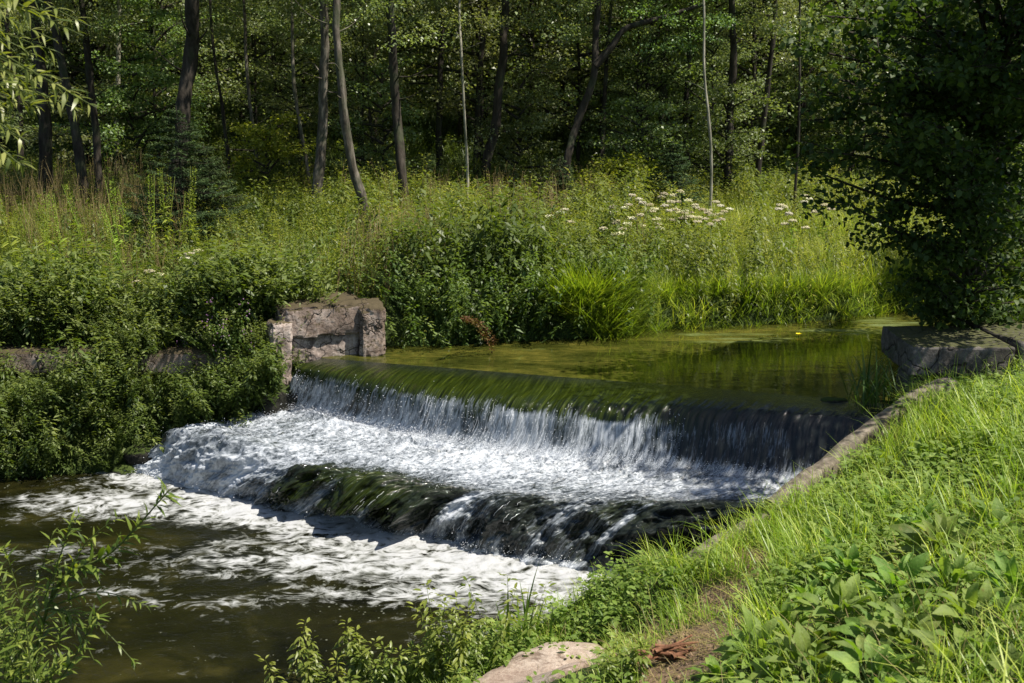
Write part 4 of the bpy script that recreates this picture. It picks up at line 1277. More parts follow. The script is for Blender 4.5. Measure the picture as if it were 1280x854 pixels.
def T_cover(seed):
    r_ = np.random.default_rng(seed); g = G(); n = 16
    a = r_.uniform(0, 6.28, n); rad = r_.uniform(0, .07, n)
    p = np.stack([rad * np.cos(a), rad * np.sin(a), r_.uniform(.03, .14, n)], -1); d = np.stack([np.cos(a), np.sin(a), r_.uniform(-.3, .5, n)], -1)
    l_2 = r_.uniform(.025, .05, n)
    leaves(g, p, d, np.array([0, 0, 1.0]) + rdir(n, r_) * .35, l_2, l_2 * .6, 'oval', r_.uniform(.3, .9, n))
    return g.arrays()


scatter(gg, [T_cover(k_ + 400) for k_ in range(6)], ground_pts(x, y, 0), r.uniform(.7, 1.5, len(x)), .2, .15, r)
tag(gg.obj('ground_cover', M['comfrey']), 'small round-leaved ground cover between the grass of the near bank', 'ground cover', kind='stuff')

# ------------------------------------------------------------------ single plants on the near bank


def comfrey(seed, u, v, z, s, label, n=16):
    r_ = np.random.default_rng(seed)
    c = WH(u, v + 25)
    e = empty('comfrey_plant', c, r_.uniform(0, 6.28), s)
    g = G()
    a = np.linspace(0, 6.28 * 2.3, n) + r_.normal(0, .3, n)
    el = np.linspace(.25, 1.25, n) + r_.normal(0, .15, n)
    base = np.stack([.02 * np.cos(a), .02 * np.sin(a), .02 + .1 * np.linspace(0, 1, n)], -1)
    pet = r_.uniform(.04, .12, n)
    d = np.stack([np.cos(a) * np.cos(el), np.sin(a) * np.cos(el), np.sin(el)], -1)
    tip = base + d * pet[:, None]
    gs_ = G()
    for b_, t_ in zip(base, tip): tube(gs_, [b_, (b_ + t_) / 2, t_], [.004, .0035, .003], 4, .6)
    tube(gs_, [[0, 0, -.02], [0, 0, .06], [.01, 0, .13]], [.012, .01, .005], 5, .5)
    d2 = nrm(d + np.array([0, 0, -.25]))
    L = r_.uniform(.13, .23, n) * (1 - .25 * np.linspace(0, 1, n))
    leaves(g, tip, d2, np.array([0, 0, 1.0]) + rdir(n, r_) * .35 - d * .3, L, L * r_.uniform(.4, .52, n), 'big', r_.uniform(.2, .9, n))
    gs_.obj('stalks', M['stem'], e, smooth=True)
    g.obj('foliage', M['comfrey'], e, smooth=True)
    return tag(e, label, 'plant', 'small young broad-leaved plants' if 'young' in label else 'broad leaved plants on the near bank')


for k, (u, v, z, s_, lb) in enumerate(CF): comfrey(500 + k, u, v, z, s_ * .74, lb, 24)
for k, (u, v) in enumerate(CM):
    comfrey(560 + k, u, v, 0, .5 + .2 * ((k * 7) % 5) / 5, 'small young broad-leaved plant scattered through the grass of the near bank', 14)


def arr_obj(arr, name, mat, parent=None, smooth=False):
    g = G(); g.add(*arr[:3], arr[3]); return g.obj(name, mat, parent, smooth)


def herb(name, arr_leaf, mat, u, v, z, s, label, cat, group=None, rz=0.0, flower=None, yd=None):
    c = WH(u, v) if z is None else W(u, v, z)
    o_ = arr_obj(arr_leaf, name, mat)
    o_.location = c; o_.scale = (s, s, s); o_.rotation_euler = (0, 0, rz)
    return tag(o_, label, cat, group)


def nettle_clump(seed, n, h, spread, L=.07, shape='oval', wd=.027):
    g = G(); r_ = np.random.default_rng(seed)
    t = [T_nettle(seed + k, 1, 14, L / h, wd / h, True, shape, .35) for k in range(3)]
    p = np.c_[r_.normal(0, spread, (n, 2)), np.zeros(n)]
    scatter(g, t, p, h * r_.uniform(.55, 1.05, n), .2, .15, r_)
    return g.arrays()


herb('nettle_clump', nettle_clump(601, 22, .62, .15), M['sapling'], 575, 850, None, 1, 'tall bright nettle clump left of the stone slab at the water edge', 'nettle')
herb('nettle_clump', nettle_clump(602, 24, .34, .2), M['sapling'], 495, 868, None, 1, 'low bright nettle clump between the pool and the bottom edge', 'nettle')
herb('nettle_clump', nettle_clump(603, 18, .38, .2), M['sapling'], 425, 875, None, 1, 'leftmost bright weeds reaching into the dark pool at the bottom edge', 'nettle')
herb('nettle', nettle_clump(604, 1, .95, .01, .09), M['sapling'], 757, 812, None, 1, 'single tall nettle standing above the stone slab against the foam', 'nettle')
herb('nettle_clump', nettle_clump(605, 7, .3, .07), M['sapling'], 775, 862, None, .9, 'small leafy weeds right of the pinkish stone slab', 'nettle')
herb('nettle_clump', nettle_clump(607, 8, .35, .1), M['nettle'], 1255, 478, None, .9, 'dark weeds growing against the front of the right concrete slab', 'nettle')

g = G(); r_ = np.random.default_rng(77)
blades(g, np.c_[r_.normal(0, .06, (9, 2)), np.zeros(9)], r_.uniform(0, 6.28, 9), r_.uniform(.4, .65, 9), .024, np.abs(r_.normal(.08, .1, 9)), r_.uniform(.0, .4, 9), 5, r_.uniform(.2, .6, 9))
herb('iris_clump', g.arrays(), M['sapling'], 655, 818, None, 1, 'upright sword-shaped iris blades at the near water edge', 'iris')
g = G()
blades(g, np.c_[r_.normal(0, .12, (60, 2)), np.zeros(60)], r_.uniform(0, 6.28, 60), r_.uniform(.35, .75, 60), .014, np.abs(r_.normal(.15, .2, 60)), r_.uniform(.2, 1.6, 60), 6, r_.uniform(.0, .5, 60))
herb('reed_clump', g.arrays(), M['nettle'], 1088, 505, .0, 1, 'dark arching reeds in the pool beside the right concrete slab', 'reeds')

# spikes, cream flower heads and mauve flowers on the left bank and the meadow
sp = [T_spike(700 + k, 1.25) for k in range(3)]
protos = [arr_obj(sp[k], 'spike_plant', M['meadow']) for k in range(3)]
for k, (u, v, yd) in enumerate(((178, 330, 13.2), (192, 345, 12.8), (205, 340, 13.0), (220, 345, 12.6), (236, 350, 13.0), (155, 345, 12.8), (60, 370, 12.2), (88, 400, 12.0), (70, 395, 12.0),
                                (120, 350, 12.9), (250, 360, 12.7), (30, 365, 12.6), (210, 315, 13.6), (165, 372, 12.2))):
    o_ = protos[k] if k < 3 else protos[k % 3].copy()
    if k >= 3: col.objects.link(o_)
    p_w = WY(u, v, yd); o_.location = (p_w[0], yd, float(H(p_w[0], yd)) - .02)
    sc = 1.0 + .25 * ((k * 37) % 10) / 10
    o_.scale = (sc, sc, sc); o_.rotation_euler = (rng2.normal(0, .13), rng2.normal(0, .13), k)
    tag(o_, 'tall pale green seed spike standing above the weeds of the left bank', 'plant', 'pale green seed spikes on the left bank')


def flower_plant(seed, h, heads=3, mat='petal'):
    r_ = np.random.default_rng(seed)
    e = empty('flower_plant', (0, 0, 0))
    g = G()
    for k in range(heads):
        gf = G()
        a = r_.uniform(0, 6.28); tip = np.array([math.cos(a) * .09 * k, math.sin(a) * .09 * k, h * (1 - .08 * k)])
        tube(g, spline([[0, 0, 0], tip * np.array([.3, .3, .5]), tip], 6), np.linspace(.005, .002, 6), 4, .5)
        m = 110; rr_ = np.sqrt(r_.uniform(0, 1, m)) * .05; aa = r_.uniform(0, 6.28, m)
        P_ = tip + np.stack([rr_ * np.cos(aa), rr_ * np.sin(aa), .03 - rr_ * .4 + r_.normal(0, .012, m)], -1)
        V = P_[:, None] + OCT[None] * r_.uniform(.006, .013, (m, 1, 1))
        gf.add(V.reshape(-1, 3), None, (OT[None] + (np.arange(m) * 6)[:, None, None]).reshape(-1, 3), r_.uniform(0, 1))
        gf.obj('flower_head', M[mat], e)
    m = 24; f = r_.uniform(.1, .85, m); a = r_.uniform(0, 6.28, m)
    leaves(g, np.stack([0 * a, 0 * a, f * h], -1), np.stack([np.cos(a), np.sin(a), r_.uniform(-.2, .5, m)], -1), np.array([0, 0, 1.0]) + rdir(m, r_) * .3, .1, .04, 'diamond', .4)
    g.obj('stem', M['meadow'], e)
    return e


fp = [flower_plant(750 + k, 1.0, 3 + k % 2) for k in range(3)]
fl = [(205, 405, 11.5, .6), (240, 358, 12.2, .75), (250, 350, 12.3, .8), (190, 380, 11.8, .65)] + \
     [(u, v, yd, 1.0) for u, v, yd in ((705, 268, 14.5), (770, 282, 14), (778, 294, 13.6), (790, 250, 15.5), (812, 262, 15), (830, 248, 16), (838, 258, 15.2), (850, 245, 16), (856, 272, 15), (868, 262, 15.5), (878, 268, 15), (890, 275, 14.8),
                                       (895, 258, 16), (872, 278, 14.6), (845, 268, 15), (800, 275, 14.2), (905, 270, 15.4), (820, 280, 14.2), (1005, 250, 16.5), (1030, 262, 15.5), (990, 282, 14.5), (975, 262, 15.8), (740, 222, 19), (760, 218, 19.5), (785, 262, 15))]
for k, (u, v, yd, hs) in enumerate(fl):
    o_ = fp[k] if k < 3 else copy_tree(fp[k % 3])
    p_w = WY(u, v, yd); gz = float(H(p_w[0], yd))
    o_.location = (p_w[0], yd, gz); s_ = max(.6, (p_w[2] - gz) / 1.0 + .06)
    o_.scale = (1.2, 1.2, s_); o_.rotation_euler = (0, 0, k * 1.3)
    if k < 4:
        tag(o_, ['cream flower plant lowest on the left bank above the ledge', 'left one of two cream flower plants beside the mauve-flowered weeds', 'right one of two cream flower plants beside the mauve-flowered weeds', 'small cream flower plant left of the lowest flowering one'][k], 'flower')
    else:
        tag(o_, 'cream frothy flower heads on a tall stem in the sunlit far meadow', 'flower', 'cream flowers in the far meadow')

# mauve flowered weed hanging beside the post
r_ = np.random.default_rng(9)
for (u, v, z, s_, lb) in ((290, 440, .1, 1.0, 'mauve-flowered weed on the ledge between cream flowers and post'), (315, 450, -.1, .9, 'mauve-flowered weed leaning over the water against the crooked post'), (255, 455, -.1, .8, 'sparse mauve-flowered weed lowest on the ledge')):
    e = empty('thistle_weed', W(u, v, z), 0, s_)
    g = G(); gf = G()
    for k in range(16):
        a = r_.uniform(0, 6.28); tip = np.array([math.cos(a) * r_.uniform(.05, .4), math.sin(a) * r_.uniform(.05, .25) - .05, r_.uniform(.2, .6)])
        if k % 3 == 0: tip[2] -= .4; tip[0] += .15
        tube(g, spline([[0, 0, 0], tip * np.array([.4, .4, .7]), tip], 6), np.linspace(.004, .0015, 6), 3, .2)
        m = 26; f = r_.uniform(.2, 1, m)
        p = np.stack([tip[0] * f ** 1.3, tip[1] * f ** 1.3, tip[2] * f], -1) + r_.normal(0, .02, (m, 3))
        leaves(g, p, rdir(m, r_), np.array([0, 0, 1.0]) + rdir(m, r_) * .5, .06 * r_.uniform(.6, 1.3, m), .02, 'lance', r_.uniform(.1, .7, m))
        P_ = tip + r_.normal(0, .03, (5, 3))
        gf.add((P_[:, None] + OCT[None] * .009).reshape(-1, 3), None, (OT[None] + (np.arange(5) * 6)[:, None, None]).reshape(-1, 3), .5)
    g.obj('foliage', M['nettle'], e); gf.obj('flower_head', M['mauve'], e)
    tag(e, lb, 'weed')

# yellow water lily
c = W(998, 421, .0)
e = empty('water_lily', c)
g = G(); a = np.linspace(0, 6.28, 7)[:-1]
leaves(g, np.c_[0 * a, 0 * a, 0 * a + .02], np.stack([np.cos(a), np.sin(a), .9 + 0 * a], -1), np.stack([-np.cos(a), -np.sin(a), .6 + 0 * a], -1), .045, .04, 'oval', .6)
g.obj('flower', M['yellow'], e, smooth=True)
g = G(); tube(g, [[0, 0, -.1], [0, 0, 0], [0, 0, .03]], [.004, .004, .004], 5, .5); g.obj('stalk', M['stem'], e)
tag(e, 'small yellow water lily flower floating on the upper pool', 'flower')

# reddish dock hanging over the water
g = G(); r_ = np.random.default_rng(31)
for k in range(3):
    a_ = W(575 + 10 * k, 398, .5); b_ = W(615 + 12 * k, 438 - 6 * k, .05)
    p = spline([a_ - a_, (b_ - a_) * .5 + np.array([0, 0, .1]), b_ - a_], 14)
    tube(g, p, np.linspace(.006, .002, 14), 4, .3)
    m = 90; f = r_.integers(2, 14, m)
    leaves(g, p[f] + r_.normal(0, .015, (m, 3)), rdir(m, r_), rdir(m, r_), .035, .018, 'diamond', r_.uniform(0, 1, m))
o_ = g.obj('dock_stalk', M['russet']); o_.location = W(575, 398, .5)
tag(o_, 'reddish withered dock stalk bending down to the upper pool', 'plant')


# ------------------------------------------------------------------ willow (upper left) and sapling (lower left)
def willow_shoot(gw, gl_, pts, n, L, r_, rad=.006, tintm=.5, start=.1):
    P = spline(pts, 40)
    tube(gw, P, np.linspace(rad, rad * .3, 40), 5, .4)
    f = np.sort(r_.uniform(start, 1, n)); idx = np.clip((f * 39).astype(int), 0, 38)
    T = nrm(np.gradient(P, axis=0))[idx]
    a = np.arange(n) * 2.4 + r_.normal(0, .3, n)
    A = nrm(np.cross(T, np.array([.1, .2, 1.0]))); B = np.cross(T, A)
    out_ = A * np.cos(a)[:, None] + B * np.sin(a)[:, None]
    d = nrm(T * r_.uniform(.4, 1.1, n)[:, None] + out_ * .8 + np.array([0, 0, -.1]))
    ll = L * r_.uniform(.6, 1.15, n) * np.clip(1.15 - .5 * f, .4, 1)
    leaves(gl_, P[idx], d, out_ * -.3 + np.array([0, 0, 1.0]) + rdir(n, r_) * .3, ll, ll * .2, 'lance', np.clip(r_.normal(tintm, .25, n), 0, 1))


r_ = np.random.default_rng(41)
base = np.array([-3.6, 4.0, float(H(-3.6, 4.0))])
wt = empty('willow_tree', base)
tag(wt, 'willow with narrow yellow-green leaves reaching in from the upper left corner', 'tree')
gw = G(); gl_ = G(); gb = G()
tube(gw, spline([[0, 0, -.1], [.1, .05, 1.2], [.05, .1, 2.5], [.2, 0, 4.2]], 24), np.linspace(.12, .04, 24), 9, .5, .3, 3)
for k in range(70):
    u = r_.uniform(-60, 130) if k < 30 else r_.uniform(-80, 50); v = r_.uniform(-60, 225)
    if u > 70: v = v * .85
    yd = r_.uniform(3.3, 4.6)
    e_ = WY(u, v, yd) - base
    st_ = np.array([.1, .05, min(4.0, e_[2] + r_.uniform(-.2, .7))])
    md = (st_ + e_) / 2 + np.array([0, 0, .25]) + r_.normal(0, .08, 3)
    willow_shoot(gb, gl_, [st_, md, e_], 60, .11, r_, .006, .55, .4)
gw.obj('trunk', M['bark'], wt, smooth=True); gb.obj('branches', M['stem'], wt); gl_.obj('crown', M['willow'], wt)

base = np.array([-1.95, 3.9, -.45])
sp_ = empty('willow_sapling', base)
tag(sp_, 'willow sapling with narrow green leaves leaning over the pool at the lower left', 'sapling')
gw = G(); gl_ = G()


def rel(u, v, yd): return WY(u, v, yd) - base


willow_shoot(gw, gl_, [rel(30, 880, 4.0), rel(70, 735, 3.9), rel(140, 690, 3.85), rel(212, 612, 3.8)], 80, .12, r_, .009, .45, .15)
for k in range(18):
    u0 = r_.uniform(-40, 60); tipu = r_.uniform(-40, 130); tipv = r_.uniform(640, 840)
    yd = r_.uniform(3.5, 4.3)
    willow_shoot(gw, gl_, [rel(u0, 900, yd), rel((u0 + tipu) / 2 + 10, (tipv + 890) / 2, yd), rel(tipu, tipv, yd - .05)], 34, .095, r_, .005, .5, .3)
for (u, v) in ((170, 830), (120, 830), (190, 760), (100, 640), (150, 645)):
    willow_shoot(gw, gl_, [rel(60, 760, 3.9), rel((60 + u) / 2, (740 + v) / 2 - 10, 3.9), rel(u, v, 3.85)], 24, .07, r_, .004, .5, .2)
gw.obj('stems', M['stem'], sp_); gl_.obj('foliage', M['sapling'], sp_)


# ------------------------------------------------------------------ trees
def crown_mesh(seed, z0, z1, rad, nl, nleaf, L, shape='diamond', flat=.4, clump=.16, wr=.6, rise=.3):
    """branch wood and leaf cloud around a stem at the origin"""
    r_ = np.random.default_rng(seed); gw = G(); gl_ = G()
    tips = []
    for k in range(nl):
        f = (k + r_.random()) / nl
        z = z0 + (z1 - z0) * f; a = k * 2.4 + r_.normal(0, .4)
        ln = rad * (1 - .75 * max(0, f - .35) ** 1.1) * r_.uniform(.65, 1.1)
        st_ = np.array([0, 0, z]); e_ = np.array([math.cos(a) * ln, math.sin(a) * ln, z + ln * r_.uniform(-.1, rise * 2)])
        md = (st_ + e_) / 2 + r_.normal(0, .08 * ln, 3) + np.array([0, 0, .08 * ln])
        P = spline([st_, md, e_], 10)
        tube(gw, P, np.linspace(.02 * rad ** .5 + .008, .004, 10), 4, .5)
        for j in range(5):
            b = P[r_.integers(3, 10)]; dd = rdir(1, r_)[0] * np.array([1, 1, .45]) * ln * r_.uniform(.2, .45)
            tube(gw, np.array([b, b + dd * .5 + r_.normal(0, .02, 3), b + dd]), [.008, .005, .002], 3, .5)
            for q in np.linspace(.3, 1, 4): tips.append(b + dd * q)
        tips += list(P[3:])
    tips = np.array(tips)
    idx = r_.integers(0, len(tips), nleaf)
    # uneven: some tips carry many leaves, some none
    wgt = np.clip(r_.normal(.6, .5, len(tips)), 0, 2)
    idx = r_.choice(len(tips), nleaf, p=wgt / wgt.sum())
    p = tips[idx] + r_.normal(0, clump, (nleaf, 3)) * np.array([1, 1, flat])
    d = rdir(nleaf, r_) * np.array([1, 1, .5]); d[:, 2] -= .25
    ll = L * r_.uniform(.55, 1.25, nleaf)
    leaves(gl_, p, d, np.array([0, 0, 1.0]) + rdir(nleaf, r_) * .75, ll, ll * wr, shape, np.clip(r_.normal(.5, .22, nleaf), 0, 1))
    return gw, gl_


YOUNG = []
for k in range(5):
    gw, gl_ = crown_mesh(900 + k, .7, 6.2, 1.7, 34, 9500, .078)
    tube(gw, spline([[0, 0, -.2], [.05, .03, 2], [-.05, .06, 4], [0, 0, 6.3]], 20), np.linspace(.05, .012, 20), 6, .5, .2, k)
    YOUNG.append((gw.mesh('trunk', M['bark'], True), gl_.mesh('crown', M['forest'] if k != 2 else M['pale'])))
HIGH = []
for k in range(3):
    gw, gl_ = crown_mesh(950 + k, 4.2, 11.5, 2.9, 34, 9000, .15, clump=.3)
    HIGH.append((gw.mesh('branches', M['bark'], True), gl_.mesh('crown', M['forest'])))


def part(name, me, parent, loc=(0, 0, 0), rz=0.0, s=(1, 1, 1)):
    o_ = bpy.data.objects.new(name, me); col.objects.link(o_); o_.parent = parent
    o_.location = loc; o_.rotation_euler = (0, 0, rz); o_.scale = s
    return o_


# trunks traced in the photo: pixel path from base to top, distance, width in pixels
TR = [
    ([(58, 262), (60, 150), (46, 60), (40, -10)], 20, 15, 'bark', 'leftmost thick dark trunk behind the willow leaves'),
    ([(112, 250), (92, 150), (72, 55), (60, -20)], 19, 11, 'bark', 'dark trunk leaning left next to the leftmost thick trunk'),
    ([(126, 245), (116, 180), (112, 90), (104, -10)], 20.5, 9, 'bark', 'slender dark trunk with a kinked foot left of the little spruce'),
    ([(222, 230), (228, 150), (234, 70), (246, -20)], 17.5, 19, 'bark', 'thick dark trunk rising behind the small spruce'),
    ([(398, 245), (401, 150), (404, 70), (409, -20)], 18.5, 12, 'barklit', 'straight knobbly trunk with a sunlit side left of the leaning trunk'),
    ([(458, 276), (442, 215), (431, 130), (424, 60), (421, -20)], 16.5, 11, 'barklit', 'leaning pale-footed trunk standing forward in the meadow'),
    ([(506, 225), (498, 160), (491, 100), (488, -20)], 18.5, 12, 'bark', 'bent dark trunk right of the leaning trunk'),
    ([(549, 215), (549, 150), (551, 60), (552, -20)], 25, 8, 'bark', 'dim straight trunk between the bent trunk and the pale pole tree'),
    ([(584, 222), (581, 150), (577, 60), (575, -10)], 20, 3.2, 'barkpale', 'very thin pale pole-like tree at the middle of the wood edge'),
    ([(594, 215), (598, 120), (606, 20), (608, -20)], 25, 7, 'bark', 'medium grey trunk just right of the thin pale pole-like tree'),
    ([(606, 212), (620, 150), (627, 80), (632, -20)], 22, 12, 'bark', 'crooked black trunk in the deep shade of the wood centre'),
    ([(708, 200), (722, 150), (742, 95), (746, 40), (748, -20)], 20, 10, 'bark', 'forked dark trunk curving right in the wood'),
    ([(888, 222), (884, 150), (879, 90), (878, -10)], 19, 3.5, 'barkpale', 'thin pale young tree at the right part of the wood edge'),
    ([(906, 225), (914, 170), (918, 80), (915, -20)], 22, 10, 'bark', 'dark trunk right of the thin pale young tree'),
    ([(384, 222), (374, 150), (366, 90), (360, -10)], 21, 4.5, 'barklit', 'thin leaning trunk just left of the knobbly sunlit trunk'),
    ([(322, 215), (316, 150), (310, 90), (306, -10)], 22, 4.5, 'barklit', 'thin sunlit trunk beside the bright green shrub'),
    ([(284, 212), (276, 140), (268, 70), (262, -10)], 22, 4, 'bark', 'thin dark trunk between thick dark trunk and bright shrub'),
    ([(146, 215), (146, 170), (147, 100), (148, -10)], 26, 6, 'barkpale', 'pale trunk far back behind the left trunks'),
    ([(996, 240), (998, 180), (1000, 90), (1002, -10)], 20, 3.5, 'bark', 'thin dark stem at the right end of the meadow'),
    ([(752, 215), (755, 160), (760, 60), (764, -10)], 24, 6, 'bark', 'straight trunk behind the forked trunk'),
    ([(860, 215), (859, 160), (862, 60), (866, -10)], 25, 7, 'bark', 'dim trunk left of the thin pale young tree'),
    ([(470, 215), (462, 150), (455, 60), (450, -10)], 23, 3.5, 'bark', 'very thin dark stem between leaning and bent trunks'),
    ([(828, 200), (828, 130), (832, 50), (836, -10)], 28, 10, 'bark', 'thick far trunk in the gap right of the forked trunk'),
    ([(25, 250), (22, 150), (12, 60), (5, -10)], 24, 7, 'bark', 'trunk at the very left photo edge'),
    ([(950, 215), (955, 150), (965, 60), (970, -10)], 24, 7, 'bark', 'dark trunk in shade between meadow and overhanging tree'),
]
rt = np.random.default_rng(77)
for k, (pp_, yd, wpx, bm, lb) in enumerate(TR):
    yd = yd * .93
    P = np.array([WY(u, v, yd) for u, v in pp_])
    gz = float(H(P[0][0], yd)); top = P[-1]
    dv = nrm((P[-1] - P[-2])[None])[0]
    base = P[0].copy(); base[2] = gz - .15
    if P[0][2] > gz: P = np.vstack([base, P])
    else: P[0][2] = gz - .15
    Ht = 9.0 if wpx > 5 else 5.5
    d_ = nrm((dv * .6 + np.array([0, 0, .6]))[None])[0]
    P = np.vstack([P, top + d_ * (Ht - top[2]) * .5 + rt.normal(0, .15, 3), top + d_ * (Ht - top[2] + .3)])
    P[:, 1] += np.r_[0, rt.normal(0, .1, len(P) - 1)]
    depth = yd * CP + (CAMZ - 1.5) * SP
    rb_ = wpx * depth / FPX / 2
    Ps = spline(P, 60)
    z = Ps[:, 2]; rad = rb_ * np.clip(1.12 - .09 * (z - gz), .25, 1.12) * (1 + .5 * np.exp(-(z - gz) / .15))
    Ps[:, 0] += rb_ * .5 * fbm(z * 1.3, 0 * z, k * 3.3, 3, 5)
    e = empty('forest_tree', base)
    g = G(); tube(g, Ps - base, rad, 10, .5, .35, k)
    # a few snags and limbs
    for j in range(7 if wpx > 5 else 4):
        i_ = rt.integers(26, 57); a_ = rt.uniform(0, 6.28); ln = rt.uniform(.2, .8)
        b_ = Ps[i_] - base
        q_ = b_ + np.array([math.cos(a_), math.sin(a_), rt.uniform(.1, .8)]) * ln
        tube(g, spline([b_, (b_ + q_) / 2 + rt.normal(0, .06, 3), q_], 8), np.linspace(rad[i_] * .22, .003, 8), 5, .5)
    if 'forked' in lb:
        Fk = np.array([WY(u, v, yd) for u, v in ((744, 82), (765, 58), (782, 36), (830, 22), (880, 5))]) - base
        tube(g, spline(Fk, 24), np.linspace(.07, .03, 24), 8, .5, .3, 4)
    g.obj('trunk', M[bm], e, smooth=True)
    t3 = Ps[-8] - base
    if wpx > 5 and k in (2, 3, 10, 13):
        m1, m2 = HIGH[k % 3]
        s_ = .85 + .3 * rt.random()
        part('branches', m1, e, (t3[0], t3[1], 0), k * 1.1, (s_, s_, s_)); part('crown', m2, e, (t3[0], t3[1], 0), k * 1.1, (s_, s_, s_))
    else:
        m1, m2 = YOUNG[k % 5]
        part('crown', m2, e, (t3[0] * .6, t3[1] + .8, 2.6), k * 1.3, (.7, .7, .75))
    tag(e, lb, 'tree')

# leafy young trees filling the wood
rt = np.random.default_rng(12)
spots = []
for row, (yd, n, jit) in enumerate(((22.5, 9, 1.0), (25, 12, 1.5), (28, 15, 1.5), (31.5, 18, 2), (36, 18, 2.5), (43, 17, 3))):
    for k in range(n):
        x_ = (-.56 + 1.12 * (k + .5 + rt.normal(0, .22)) / n) * yd; y_ = yd + rt.normal(0, jit * .5)
        if row == 0 and (-2.6 < x_ < 2.2) and k % 3: continue
        spots.append((x_, y_, row))
for k, (x_, y_, row) in enumerate(spots):
    e = empty('young_tree', (x_, y_, float(H(x_, y_)) - .05), rt.uniform(0, 6.28))
    s_ = rt.uniform(.8, 1.25) * (1 + .16 * row); s2 = s_ * rt.uniform(.85, 1.15)
    if row == 0: s_ *= .72; s2 *= .72
    ty = int(rt.integers(0, 5))
    e.scale = (s_, s_, s2)
    part('trunk', YOUNG[ty][0], e); part('crown', YOUNG[ty][1], e)
    gname = ['front', 'second', 'third', 'fourth', 'fifth', 'farthest'][row]
    tag(e, 'leafy young tree in the %s rank of the shaded wood' % gname, 'tree', 'leafy young trees of the %s rank' % gname)
# tall trees behind, crowns over the frame, closing the wood
for k in range(8):
    yd = [34, 36, 40, 46][k % 4] + rt.normal(0, 1); x_ = (-.62 + 1.24 * ((k // 4) + rt.random()) / 11) * yd
    e = empty('tall_tree', (x_, yd, float(H(x_, yd)) - .1), rt.uniform(0, 6.28))
    s_ = rt.uniform(1.0, 1.35)
    e.scale = (s_, s_, s_)
    if k == 0:
        g = G(); tube(g, spline([[0, 0, 0], [.1, 0, 3], [0, .15, 6], [0, 0, 11]], 40), np.linspace(.14, .04, 40), 8, .5, .3, 9); TALL = g.mesh('trunk', M['bark'], True)
    part('trunk', TALL, e); part('branches', HIGH[k % 3][0], e); part('crown', HIGH[k % 3][1], e)
    tag(e, 'tall dim tree standing deep in the background wood', 'tree', 'tall trees deep in the wood')

# small spruces
def spruce(u, v, yd, h, label, seed, sw=.55):
    r_ = np.random.default_rng(seed)
    p = WY(u, v, yd); e = empty('spruce_sapling', (p[0], yd, float(H(p[0], yd))))
    g = G(); gl_ = G()
    tube(g, [[0, 0, -.05], [0, 0, h * .5], [0, 0, h]], [.03 * h / 1.5, .018, .004], 6, .5)
    for k in range(int(h * 80)):
        z = h * (.08 + .9 * r_.random() ** .9); ln = sw * h * (1 - z / h) ** .8 * r_.uniform(.7, 1.1) + .05
        a = r_.uniform(0, 6.28); dd = np.array([math.cos(a), math.sin(a), 0])
        P = spline([[0, 0, z], dd * ln * .6 + [0, 0, z - .05 * ln], dd * ln + [0, 0, z + .02 * ln]], 9)
        tube(g, P, np.linspace(.006, .002, 9), 3, .5)
        sd_ = np.array([-dd[1], dd[0], 0])
        m = int(170 * ln) + 20; f = r_.uniform(.1, 1, m); q = np.stack([np.interp(f, np.linspace(0, 1, 9), P[:, c_]) for c_ in range(3)], -1)
        off = (1.05 - f) * ln * .45 * r_.uniform(-1, 1, m)
        q = q + sd_ * off[:, None] + np.array([0, 0, -1.0]) * (np.abs(off) * .25)[:, None] + r_.normal(0, .006, (m, 3))
        d = dd * .6 + sd_ * np.sign(off)[:, None] + rdir(m, r_) * .5
        leaves(gl_, q, d, np.array([0, 0, 1.0]) + rdir(m, r_) * .4, .05 * r_.uniform(.6, 1.2, m), .014, 'diamond', np.clip(f + r_.normal(0, .2, m), 0, 1))
    g.obj('trunk', M['bark'], e); gl_.obj('foliage', M['spruce'], e)
    return tag(e, label, 'spruce')


spruce(232, 300, 14.5, 2.05, 'small dark spruce on the left bank in front of a thick trunk', 1)
spruce(262, 300, 14.9, 1.5, 'lower green spruce touching the right side of the dark one', 2)
spruce(700, 215, 17.5, 1.2, 'little spruce in the meadow below the forked trunk', 3, .5)
spruce(840, 225, 18, 1.5, 'round dark spruce at the wood edge behind the cream flowers', 4, .5)


def shrub(u, v, yd, h, rad, mat, label, seed, n=5000, L=.07):
    p = WY(u, v, yd)
    e = empty('shrub', (p[0], yd, float(H(p[0], yd))))
    gw, gl_ = crown_mesh(seed, .15, h * .85, rad, 22, n, L, clump=.12)
    gw.obj('branches', M['bark'], e); gl_.obj('foliage', M[mat], e)
    return tag(e, label, 'shrub')


shrub(335, 215, 19.5, 1.7, 1.0, 'meadow', 'bright green shrub in a patch of sun below the thin trunks', 1, 5000)
shrub(800, 200, 20, 2.3, 1.1, 'pale', 'pale-leaved shrub below the forked trunk', 2, 5000)
shrub(770, 205, 19, 1.1, .8, 'meadow', 'low yellow-green shrub behind the meadow spruce', 3, 3500)
shrub(170, 200, 22, 3.2, 1.5, 'pale', 'pale rounded shrub between the left trunks and the thick dark trunk', 5, 8000)

shrub(1300, 300, 13.5, 3.4, 1.5, 'forest_dark', 'dark bush filling the gap behind the overhanging tree at the right edge', 7, 9000, .08)

shrub(480, 205, 20.5, 3.0, 1.2, 'pale', 'pale leafy shrub behind the leaning and bent trunks', 11, 6000)
shrub(905, 205, 20.5, 2.6, 1.1, 'pale', 'pale leafy shrub behind the cream flowers at the right end of the wood edge', 12, 6000)
shrub(650, 205, 21, 2.8, 1.3, 'forest', 'green shrub right of the crooked black trunk', 13, 6000)
shrub(110, 205, 21.5, 2.4, 1.2, 'forest', 'green shrub between the leftmost dark trunks', 14, 6000)

